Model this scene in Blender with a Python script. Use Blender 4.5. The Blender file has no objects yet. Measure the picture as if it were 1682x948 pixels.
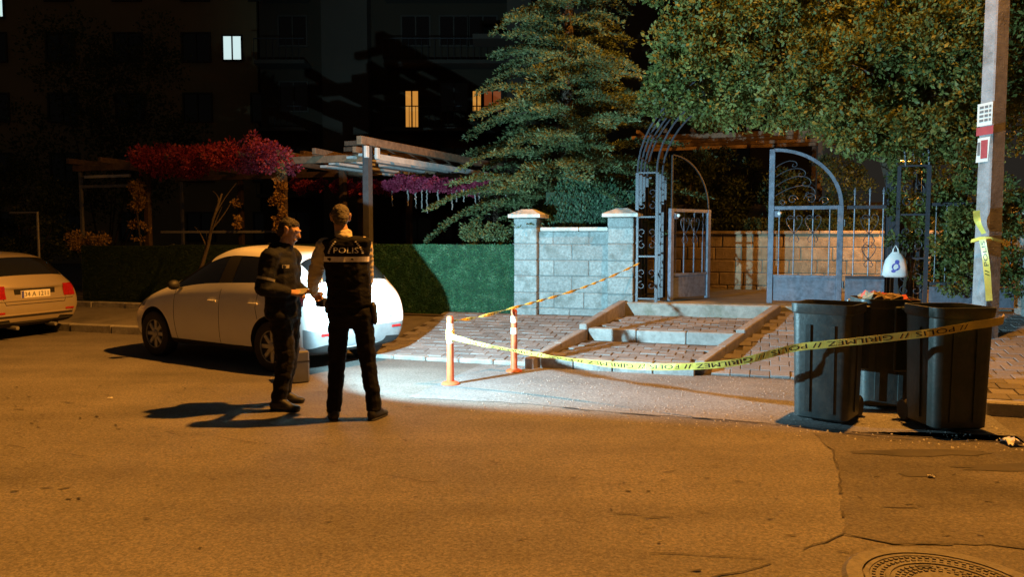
import bpy, bmesh, math, random
import numpy as np
from mathutils import Vector, Matrix, noise
from mathutils.bvhtree import BVHTree

random.seed(7)
rng = np.random.default_rng(7)
SC = bpy.context.scene
COL = SC.collection
R = math.radians
PI = math.pi

# ------------------------------------------------------------------ camera
cd = bpy.data.cameras.new('camera')
cam = bpy.data.objects.new('camera', cd)
COL.objects.link(cam)
cam.location = (0, 0, 1.6)
cam.rotation_euler = (R(90) - math.atan(82 / 1260), 0, 0)
cd.sensor_width = 36
cd.lens = 36 * 1260 / 1682
cd.clip_start = 0.05
cd.clip_end = 500
SC.camera = cam

# ------------------------------------------------------------------ night sky
wd = bpy.data.worlds.new('World')
SC.world = wd
wd.use_nodes = True
bg = wd.node_tree.nodes['Background']
bg.inputs[0].default_value = (1.0, 0.86, 0.70, 1)
bg.inputs[1].default_value = 0.018

# ------------------------------------------------------------------ exposure
SC.view_settings.view_transform = 'Standard'
SC.view_settings.look = 'None'
SC.view_settings.exposure = 0
SC.view_settings.gamma = 1
SC.cycles.use_denoising = True
SC.cycles.max_bounces = 5
SC.cycles.diffuse_bounces = 3
SC.cycles.sample_clamp_indirect = 3

# ------------------------------------------------------------------ the lamps' light (fixtures are built further down)
STREET_LAMP = Vector((3.9, 7.7, 10.3))
FLOOD = Vector((-1.80, 7.25, 1.0))


def add_light(name, kind, loc, color, energy, radius, parent=None):
    ld = bpy.data.lights.new(name, kind)
    ld.color = color
    ld.energy = energy
    ld.shadow_soft_size = radius
    o = bpy.data.objects.new(name, ld)
    COL.objects.link(o)
    o.location = loc
    return o


SODIUM = (1.0, 0.38, 0.05)
sl = add_light('street_lamp_light', 'POINT', STREET_LAMP + Vector((0, 0, -0.12)), SODIUM, 11200, 0.13)
# wide "batwing" street optics: more light sideways than straight down
sl.data.use_nodes = True
nt = sl.data.node_tree
em = nt.nodes['Emission']
tc = nt.nodes.new('ShaderNodeTexCoord')
sx = nt.nodes.new('ShaderNodeSeparateXYZ')
ab = nt.nodes.new('ShaderNodeMath'); ab.operation = 'ABSOLUTE'
cr_ = nt.nodes.new('ShaderNodeValToRGB')
nt.links.new(tc.outputs['Normal'], sx.inputs[0])
nt.links.new(sx.outputs['Z'], ab.inputs[0])
nt.links.new(ab.outputs[0], cr_.inputs[0])
els = cr_.color_ramp.elements
els[0].position = 0.30; els[0].color = (0, 0, 0, 1)
els[1].position = 1.0; els[1].color = (0.34, 0.34, 0.34, 1)
for p_, v_ in ((0.36, 0.03), (0.42, 0.13), (0.52, 0.50), (0.64, 0.95), (0.76, 0.72), (0.88, 0.44)):
    e_ = els.new(p_); e_.color = (v_, v_, v_, 1)
mu = nt.nodes.new('ShaderNodeMath'); mu.operation = 'MULTIPLY'; mu.inputs[1].default_value = 2.4
nt.links.new(cr_.outputs[0], mu.inputs[0])
# the reflector throws most of its light to the road side, less to the houses behind
dp = nt.nodes.new('ShaderNodeVectorMath'); dp.operation = 'DOT_PRODUCT'
dp.inputs[1].default_value = (0.309, 0.951, 0)
nt.links.new(tc.outputs['Normal'], dp.inputs[0])
mr = nt.nodes.new('ShaderNodeMapRange')
mr.inputs['From Min'].default_value = -1.0; mr.inputs['From Max'].default_value = 1.0
nt.links.new(dp.outputs['Value'], mr.inputs['Value'])
c2 = nt.nodes.new('ShaderNodeValToRGB')
nt.links.new(mr.outputs[0], c2.inputs[0])
els = c2.color_ramp.elements
els[0].position = 0.43; els[0].color = (1, 1, 1, 1)
els[1].position = 0.86; els[1].color = (.48, .48, .48, 1)
for p_, v_ in ((0.60, 0.40), (0.74, 0.40)):
    e_ = els.new(p_); e_.color = (v_, v_, v_, 1)
mv = nt.nodes.new('ShaderNodeMath'); mv.operation = 'MULTIPLY'
nt.links.new(mu.outputs[0], mv.inputs[0]); nt.links.new(c2.outputs[0], mv.inputs[1])
nt.links.new(mv.outputs[0], em.inputs['Strength'])

fl = add_light('flood_light_beam', 'SPOT', FLOOD + Vector((0.03, 0.06, 0)), (0.47, 0.85, 1.0), 3500, 0.025)
fl.data.spot_size = R(134)
fl.data.spot_blend = 0.40
fdir = Vector((math.sin(R(40)), math.cos(R(40)), 0.0)).normalized()
fl.rotation_euler = fdir.to_track_quat('-Z', 'Y').to_euler()


# its reflector sends most light level and upward, little straight down
fl.data.use_nodes = True
nt = fl.data.node_tree
gn = nt.nodes.new('ShaderNodeNewGeometry')
sx = nt.nodes.new('ShaderNodeSeparateXYZ')
nt.links.new(gn.outputs['Normal'], sx.inputs[0])
mr = nt.nodes.new('ShaderNodeMapRange')
mr.inputs['From Min'].default_value = -0.72; mr.inputs['From Max'].default_value = 0.02
mr.inputs['To Min'].default_value = 0.21; mr.inputs['To Max'].default_value = 1.0
nt.links.new(sx.outputs['Z'], mr.inputs['Value'])
nt.links.new(mr.outputs[0], nt.nodes['Emission'].inputs['Strength'])


# ================================================================== helpers
OX, OY, RZ = 0.22, 9.6, R(-18)
CS, SN = math.cos(R(18)), math.sin(R(18))


def W(u, w, z=0.0):
    """site frame (u along the garden wall, w away from the road) to world"""
    return Vector((OX + CS * u + SN * w, OY - SN * u + CS * w, z))


def link(o, parent=None):
    COL.objects.link(o)
    if parent is not None:
        o.parent = parent
    return o


def tag(o, label, cat, group=None):
    o['label'] = label
    o['category'] = cat
    if group:
        o['group'] = group
    return o


def thing(name, label, cat, loc=(0, 0, 0), rz=0.0, group=None):
    o = bpy.data.objects.new(name, None)
    o.empty_display_size = 0.1
    COL.objects.link(o)
    o.location = loc
    o.rotation_euler = (0, 0, rz)
    return tag(o, label, cat, group)


def mesh_obj(name, verts, faces, mats, parent=None, smooth=False, mi=None, fix=True, angle=None):
    me = bpy.data.meshes.new(name)
    me.from_pydata([tuple(v) for v in verts], [], faces)
    for m in (mats if isinstance(mats, (list, tuple)) else [mats]):
        me.materials.append(m)
    if mi is not None:
        me.polygons.foreach_set('material_index', mi)
    if fix:
        bm = bmesh.new(); bm.from_mesh(me)
        bmesh.ops.recalc_face_normals(bm, faces=bm.faces)
        bm.to_mesh(me); bm.free()
    if smooth:
        me.polygons.foreach_set('use_smooth', [True] * len(me.polygons))
        if angle:
            me.set_sharp_from_angle(angle=R(angle))
    me.update()
    return link(bpy.data.objects.new(name, me), parent)


class MB:
    def __init__(s):
        s.v, s.f, s.m = [], [], []

    def add(s, vs, fs, mi=0):
        b = len(s.v)
        s.v += [Vector(v) for v in vs]
        s.f += [tuple(b + i for i in f) for f in fs]
        s.m += [mi] * len(fs)
        return s

    def box(s, x0, x1, y0, y1, z0, z1, bev=0.0, mi=0, rot=None, piv=None):
        if bev <= 0:
            vs = [Vector((x, y, z)) for z in (z0, z1) for y in (y0, y1) for x in (x0, x1)]
            fs = [(0, 2, 3, 1), (4, 5, 7, 6), (0, 1, 5, 4), (2, 6, 7, 3), (0, 4, 6, 2), (1, 3, 7, 5)]
        else:
            lo, hi = (x0, y0, z0), (x1, y1, z1)
            vs, idx = [], {}
            for a in (0, 1):
                for b in (0, 1):
                    for c in (0, 1):
                        sg = (a, b, c)
                        for ax in range(3):
                            p = []
                            for k in range(3):
                                q = hi[k] if sg[k] else lo[k]
                                if k != ax:
                                    q += -bev if sg[k] else bev
                                p.append(q)
                            idx[(sg, ax)] = len(vs)
                            vs.append(Vector(p))
            fs = []
            for ax in range(3):
                o1, o2 = (ax + 1) % 3, (ax + 2) % 3
                for sd in (0, 1):
                    q = []
                    for (p1, p2) in ((0, 0), (1, 0), (1, 1), (0, 1)):
                        sg = [0, 0, 0]; sg[ax] = sd; sg[o1] = p1; sg[o2] = p2
                        q.append(idx[(tuple(sg), ax)])
                    fs.append(tuple(q))
                for p1 in (0, 1):
                    for p2 in (0, 1):
                        a0 = [0, 0, 0]; a0[o1] = p1; a0[o2] = p2
                        a1 = list(a0); a1[ax] = 1
                        fs.append((idx[(tuple(a0), o1)], idx[(tuple(a1), o1)], idx[(tuple(a1), o2)], idx[(tuple(a0), o2)]))
            for a in (0, 1):
                for b in (0, 1):
                    for c in (0, 1):
                        fs.append(tuple(idx[((a, b, c), ax)] for ax in range(3)))
        if rot is not None:
            pv = Vector(piv) if piv is not None else Vector(((x0 + x1) / 2, (y0 + y1) / 2, (z0 + z1) / 2))
            vs = [pv + rot @ (v - pv) for v in vs]
        return s.add(vs, fs, mi)

    def bar(s, a, b, wx, wy, mi=0):
        """square bar from a to b"""
        a, b = Vector(a), Vector(b)
        d = (b - a).normalized()
        h = Vector((0, 0, 1)) if abs(d.z) < 0.9 else Vector((0, 1, 0))
        x = d.cross(h).normalized() * wx / 2
        y = d.cross(x).normalized() * wy / 2
        vs = [a - x - y, a + x - y, a + x + y, a - x + y, b - x - y, b + x - y, b + x + y, b - x + y]
        return s.add(vs, [(0, 3, 2, 1), (4, 5, 6, 7), (0, 1, 5, 4), (1, 2, 6, 5), (2, 3, 7, 6), (3, 0, 4, 7)], mi)

    def tube(s, pts, r, n=6, mi=0, cap=True):
        pts = [Vector(p) for p in pts]
        m = len(pts)
        rs = r if isinstance(r, (list, tuple)) else [r] * m
        t0 = (pts[1] - pts[0]).normalized()
        h = Vector((0, 0, 1)) if abs(t0.z) < 0.9 else Vector((1, 0, 0))
        nx = t0.cross(h).normalized()
        vs, fs = [], []
        for i in range(m):
            t = (pts[min(i + 1, m - 1)] - pts[max(i - 1, 0)]).normalized()
            nx = (nx - t * nx.dot(t))
            if nx.length < 1e-6:
                nx = t.orthogonal()
            nx.normalize()
            ny = t.cross(nx)
            for k in range(n):
                a = 2 * PI * k / n
                vs.append(pts[i] + (nx * math.cos(a) + ny * math.sin(a)) * rs[i])
        for i in range(m - 1):
            for k in range(n):
                k2 = (k + 1) % n
                fs.append((i * n + k, i * n + k2, (i + 1) * n + k2, (i + 1) * n + k))
        if cap:
            fs.append(tuple(range(n - 1, -1, -1)))
            fs.append(tuple((m - 1) * n + k for k in range(n)))
        return s.add(vs, fs, mi)

    def lathe(s, prof, n=20, c=(0, 0, 0), mi=0, axis='z', cap=True):
        c = Vector(c)
        vs, fs = [], []
        for (r, z) in prof:
            for k in range(n):
                a = 2 * PI * k / n
                p = (r * math.cos(a), r * math.sin(a), z)
                if axis == 'y':
                    p = (p[0], z, p[1])
                elif axis == 'x':
                    p = (z, p[0], p[1])
                vs.append(c + Vector(p))
        for i in range(len(prof) - 1):
            for k in range(n):
                k2 = (k + 1) % n
                fs.append((i * n + k, i * n + k2, (i + 1) * n + k2, (i + 1) * n + k))
        if cap:
            fs.append(tuple(range(n - 1, -1, -1)))
            fs.append(tuple((len(prof) - 1) * n + k for k in range(n)))
        return s.add(vs, fs, mi)

    def prism(s, poly, y0, y1, mi=0, ax='y'):
        """polygon in (x,z) extruded along y (or (x,y) along z)"""
        n = len(poly)
        if ax == 'y':
            vs = [(p[0], y0, p[1]) for p in poly] + [(p[0], y1, p[1]) for p in poly]
        else:
            vs = [(p[0], p[1], y0) for p in poly] + [(p[0], p[1], y1) for p in poly]
        fs = [tuple(range(n)), tuple(range(2 * n - 1, n - 1, -1))]
        fs += [(k, (k + 1) % n, n + (k + 1) % n, n + k) for k in range(n)]
        return s.add(vs, fs, mi)

    def ball(s, c, rad, n=10, m=7, mi=0):
        c = Vector(c)
        rx, ry, rz = rad if isinstance(rad, (tuple, list)) else (rad,) * 3
        vs = [c + Vector((0, 0, -rz))]
        for i in range(1, m):
            a = -PI / 2 + PI * i / m
            for k in range(n):
                b = 2 * PI * k / n
                vs.append(c + Vector((rx * math.cos(a) * math.cos(b), ry * math.cos(a) * math.sin(b), rz * math.sin(a))))
        vs.append(c + Vector((0, 0, rz)))
        fs = [(0, 1 + (k + 1) % n, 1 + k) for k in range(n)]
        for i in range(m - 2):
            for k in range(n):
                fs.append((1 + i * n + k, 1 + i * n + (k + 1) % n, 1 + (i + 1) * n + (k + 1) % n, 1 + (i + 1) * n + k))
        t = len(vs) - 1
        fs += [(t, 1 + (m - 2) * n + k, 1 + (m - 2) * n + (k + 1) % n) for k in range(n)]
        return s.add(vs, fs, mi)

    def jitter(s, a):
        for v in s.v:
            v += Vector((random.uniform(-a, a), random.uniform(-a, a), random.uniform(-a, a)))
        return s

    def build(s, name, mats, parent=None, smooth=False, angle=None, kind=None, fix=True):
        o = mesh_obj(name, s.v, s.f, mats, parent, smooth, s.m, fix, angle)
        if kind:
            o['kind'] = kind
        return o


def place(o, loc, rz=0.0):
    o.location = loc
    o.rotation_euler = (0, 0, rz)
    return o


def struct(o):
    o['kind'] = 'structure'
    return o


def np_mesh(name, verts, quads, mat, parent=None, smooth=False):
    """verts Nx3, quads Mx4 numpy"""
    me = bpy.data.meshes.new(name)
    nv, nf = len(verts), len(quads)
    k = quads.shape[1]
    me.vertices.add(nv)
    me.vertices.foreach_set('co', np.ascontiguousarray(verts, dtype=np.float32).ravel())
    me.loops.add(nf * k)
    me.loops.foreach_set('vertex_index', np.ascontiguousarray(quads, dtype=np.int32).ravel())
    me.polygons.add(nf)
    me.polygons.foreach_set('loop_start', np.arange(0, nf * k, k, dtype=np.int32))
    me.materials.append(mat)
    me.update(calc_edges=True)
    me.validate()
    return link(bpy.data.objects.new(name, me), parent)


def dup(root, loc=None, rz=None, label=None):
    r = root.copy(); COL.objects.link(r)
    if loc is not None:
        r.location = loc
    if rz is not None:
        r.rotation_euler = (0, 0, rz)
    if label:
        r['label'] = label
    for ch in list(root.children):
        c = ch.copy(); COL.objects.link(c); c.parent = r
        for g in list(ch.children):
            d = g.copy(); COL.objects.link(d); d.parent = c
    return r


# ================================================================== materials
def new_mat(name):
    m = bpy.data.materials.new(name)
    m.use_nodes = True
    return m, m.node_tree, m.node_tree.nodes['Principled BSDF']


def mat(name, col, rough=0.6, var=0.15, scale=8.0, bump=0.0, bscale=None, metal=0.0, spec=0.5, col2=None,
        objrand=0.0, coat=0.0, dirt=None, dscale=1.5):
    m, nt, b = new_mat(name)
    L = nt.links.new
    tc = nt.nodes.new('ShaderNodeTexCoord')
    nz = nt.nodes.new('ShaderNodeTexNoise')
    nz.inputs['Scale'].default_value = scale
    nz.inputs['Detail'].default_value = 6
    nz.inputs['Roughness'].default_value = 0.65
    L(tc.outputs['Object'], nz.inputs['Vector'])
    rp = nt.nodes.new('ShaderNodeValToRGB')
    c2 = col2 or tuple(min(1, c * (1 + var)) for c in col)
    c1 = col if col2 else tuple(c * (1 - var) for c in col)
    rp.color_ramp.elements[0].position = 0.32
    rp.color_ramp.elements[0].color = (*c1, 1)
    rp.color_ramp.elements[1].position = 0.68
    rp.color_ramp.elements[1].color = (*c2, 1)
    L(nz.outputs['Fac'], rp.inputs[0])
    out = rp.outputs[0]
    if objrand:
        oi = nt.nodes.new('ShaderNodeObjectInfo')
        mp = nt.nodes.new('ShaderNodeMapRange')
        mp.inputs['To Min'].default_value = 1 - objrand
        mp.inputs['To Max'].default_value = 1 + objrand
        L(oi.outputs['Random'], mp.inputs['Value'])
        mx = nt.nodes.new('ShaderNodeVectorMath'); mx.operation = 'SCALE'
        L(out, mx.inputs[0]); L(mp.outputs[0], mx.inputs['Scale'])
        out = mx.outputs[0]
    if dirt:
        n2 = nt.nodes.new('ShaderNodeTexNoise')
        n2.inputs['Scale'].default_value = dscale
        n2.inputs['Detail'].default_value = 8
        n2.inputs['Roughness'].default_value = 0.7
        L(tc.outputs['Object'], n2.inputs['Vector'])
        r2 = nt.nodes.new('ShaderNodeValToRGB')
        r2.color_ramp.elements[0].position = 0.48
        r2.color_ramp.elements[0].color = (0, 0, 0, 1)
        r2.color_ramp.elements[1].position = 0.66
        r2.color_ramp.elements[1].color = (1, 1, 1, 1)
        L(n2.outputs['Fac'], r2.inputs[0])
        mm = nt.nodes.new('ShaderNodeMix'); mm.data_type = 'RGBA'
        L(r2.outputs[0], mm.inputs[0])
        L(out, mm.inputs[6])
        mm.inputs[7].default_value = (*dirt, 1)
        out = mm.outputs[2]
    L(out, b.inputs['Base Color'])
    b.inputs['Roughness'].default_value = rough
    b.inputs['Metallic'].default_value = metal
    b.inputs['Specular IOR Level'].default_value = spec
    if coat:
        b.inputs['Coat Weight'].default_value = coat
        b.inputs['Coat Roughness'].default_value = 0.08
    if bump:
        n3 = nt.nodes.new('ShaderNodeTexNoise')
        n3.inputs['Scale'].default_value = bscale or scale * 4
        n3.inputs['Detail'].default_value = 6
        L(tc.outputs['Object'], n3.inputs['Vector'])
        bp = nt.nodes.new('ShaderNodeBump')
        bp.inputs['Strength'].default_value = min(1, bump)
        bp.inputs['Distance'].default_value = 0.02
        L(n3.outputs['Fac'], bp.inputs['Height'])
        L(bp.outputs[0], b.inputs['Normal'])
    return m


def leaf_mat(name, ca, cb, cc=None, scale=5.0, transl=0.35, rough=0.55):
    m, nt, b = new_mat(name)
    L = nt.links.new
    tc = nt.nodes.new('ShaderNodeTexCoord')
    nz = nt.nodes.new('ShaderNodeTexNoise'); nz.inputs['Scale'].default_value = scale
    nz.inputs['Detail'].default_value = 3
    L(tc.outputs['Object'], nz.inputs['Vector'])
    wn = nt.nodes.new('ShaderNodeTexNoise'); wn.inputs['Scale'].default_value = 45
    L(tc.outputs['Object'], wn.inputs['Vector'])
    ad = nt.nodes.new('ShaderNodeMath'); ad.operation = 'MULTIPLY_ADD'
    L(wn.outputs['Fac'], ad.inputs[0]); ad.inputs[1].default_value = 0.9
    L(nz.outputs['Fac'], ad.inputs[2])
    hf = nt.nodes.new('ShaderNodeMath'); hf.operation = 'MULTIPLY'; hf.inputs[1].default_value = 0.526
    L(ad.outputs[0], hf.inputs[0])
    rp = nt.nodes.new('ShaderNodeValToRGB')
    rp.color_ramp.elements[0].position = 0.38
    rp.color_ramp.elements[0].color = (*ca, 1)
    rp.color_ramp.elements[1].position = 0.66
    rp.color_ramp.elements[1].color = (*(cc or cb), 1)
    if cc:
        e = rp.color_ramp.elements.new(0.53); e.color = (*cb, 1)
    L(hf.outputs[0], rp.inputs[0])
    L(rp.outputs[0], b.inputs['Base Color'])
    b.inputs['Roughness'].default_value = rough
    b.inputs['Specular IOR Level'].default_value = 0.3
    tr = nt.nodes.new('ShaderNodeBsdfTranslucent')
    L(rp.outputs[0], tr.inputs[0])
    mx = nt.nodes.new('ShaderNodeMixShader'); mx.inputs[0].default_value = transl
    L(b.outputs[0], mx.inputs[1]); L(tr.outputs[0], mx.inputs[2])
    L(mx.outputs[0], nt.nodes['Material Output'].inputs[0])
    return m


def emit_mat(name, col, s):
    m, nt, b = new_mat(name)
    b.inputs['Base Color'].default_value = (*col, 1)
    b.inputs['Emission Color'].default_value = (*col, 1)
    b.inputs['Emission Strength'].default_value = s
    return m


def glass_mat(name, col=(0.01, 0.011, 0.012), rough=0.04):
    m, nt, b = new_mat(name)
    b.inputs['Base Color'].default_value = (*col, 1)
    b.inputs['Roughness'].default_value = rough
    b.inputs['Specular IOR Level'].default_value = 0.6
    b.inputs['Coat Weight'].default_value = 0.3
    b.inputs['Coat Roughness'].default_value = 0.02
    return m


def asphalt_mat(name, base, patch=0.25):
    m, nt, b = new_mat(name)
    L = nt.links.new
    tc = nt.nodes.new('ShaderNodeTexCoord')
    big = nt.nodes.new('ShaderNodeTexNoise'); big.inputs['Scale'].default_value = 1.1; big.inputs['Detail'].default_value = 9
    big.inputs['Roughness'].default_value = 0.62
    fine = nt.nodes.new('ShaderNodeTexNoise'); fine.inputs['Scale'].default_value = 40; fine.inputs['Detail'].default_value = 5
    fine.inputs['Roughness'].default_value = 0.8
    vor = nt.nodes.new('ShaderNodeTexVoronoi'); vor.inputs['Scale'].default_value = 85
    for n in (big, fine, vor):
        L(tc.outputs['Object'], n.inputs['Vector'])
    m1 = nt.nodes.new('ShaderNodeMapRange')
    m1.inputs['From Min'].default_value = 0.34; m1.inputs['From Max'].default_value = 0.66
    m1.inputs['To Min'].default_value = 1 - patch; m1.inputs['To Max'].default_value = 1 + patch
    mp_ = nt.nodes.new('ShaderNodeMapping')
    mp_.inputs['Rotation'].default_value = (0, 0, R(16))
    mp_.inputs['Scale'].default_value = (0.22, 1.5, 1)
    L(tc.outputs['Object'], mp_.inputs['Vector'])
    lane = nt.nodes.new('ShaderNodeTexNoise'); lane.inputs['Scale'].default_value = 1.3; lane.inputs['Detail'].default_value = 5
    L(mp_.outputs[0], lane.inputs['Vector'])
    av = nt.nodes.new('ShaderNodeMath'); av.operation = 'MULTIPLY_ADD'; av.inputs[1].default_value = 0.45
    av2 = nt.nodes.new('ShaderNodeMath'); av2.operation = 'MULTIPLY'; av2.inputs[1].default_value = 0.55
    L(big.outputs['Fac'], av2.inputs[0]); L(lane.outputs['Fac'], av.inputs[0]); L(av2.outputs[0], av.inputs[2])
    L(av.outputs[0], m1.inputs['Value'])
    m2 = nt.nodes.new('ShaderNodeMapRange')
    m2.inputs['From Min'].default_value = 0.32; m2.inputs['From Max'].default_value = 0.68
    m2.inputs['To Min'].default_value = 0.62; m2.inputs['To Max'].default_value = 1.38
    L(fine.outputs['Fac'], m2.inputs['Value'])
    m3 = nt.nodes.new('ShaderNodeMapRange')
    m3.inputs['To Min'].default_value = 0.72; m3.inputs['To Max'].default_value = 1.28
    sp = nt.nodes.new('ShaderNodeSeparateColor')
    L(vor.outputs['Color'], sp.inputs[0]); L(sp.outputs[0], m3.inputs['Value'])
    a = nt.nodes.new('ShaderNodeMath'); a.operation = 'MULTIPLY'
    L(m1.outputs[0], a.inputs[0]); L(m2.outputs[0], a.inputs[1])
    c = nt.nodes.new('ShaderNodeMath'); c.operation = 'MULTIPLY'
    L(a.outputs[0], c.inputs[0]); L(m3.outputs[0], c.inputs[1])
    v = nt.nodes.new('ShaderNodeVectorMath'); v.operation = 'SCALE'
    v.inputs[0].default_value = base
    L(c.outputs[0], v.inputs['Scale'])
    L(v.outputs[0], b.inputs['Base Color'])
    b.inputs['Roughness'].default_value = 0.82
    b.inputs['Specular IOR Level'].default_value = 0.35
    bp = nt.nodes.new('ShaderNodeBump'); bp.inputs['Strength'].default_value = 0.55; bp.inputs['Distance'].default_value = 0.012
    L(fine.outputs['Fac'], bp.inputs['Height'])
    L(bp.outputs[0], b.inputs['Normal'])
    return m


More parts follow.
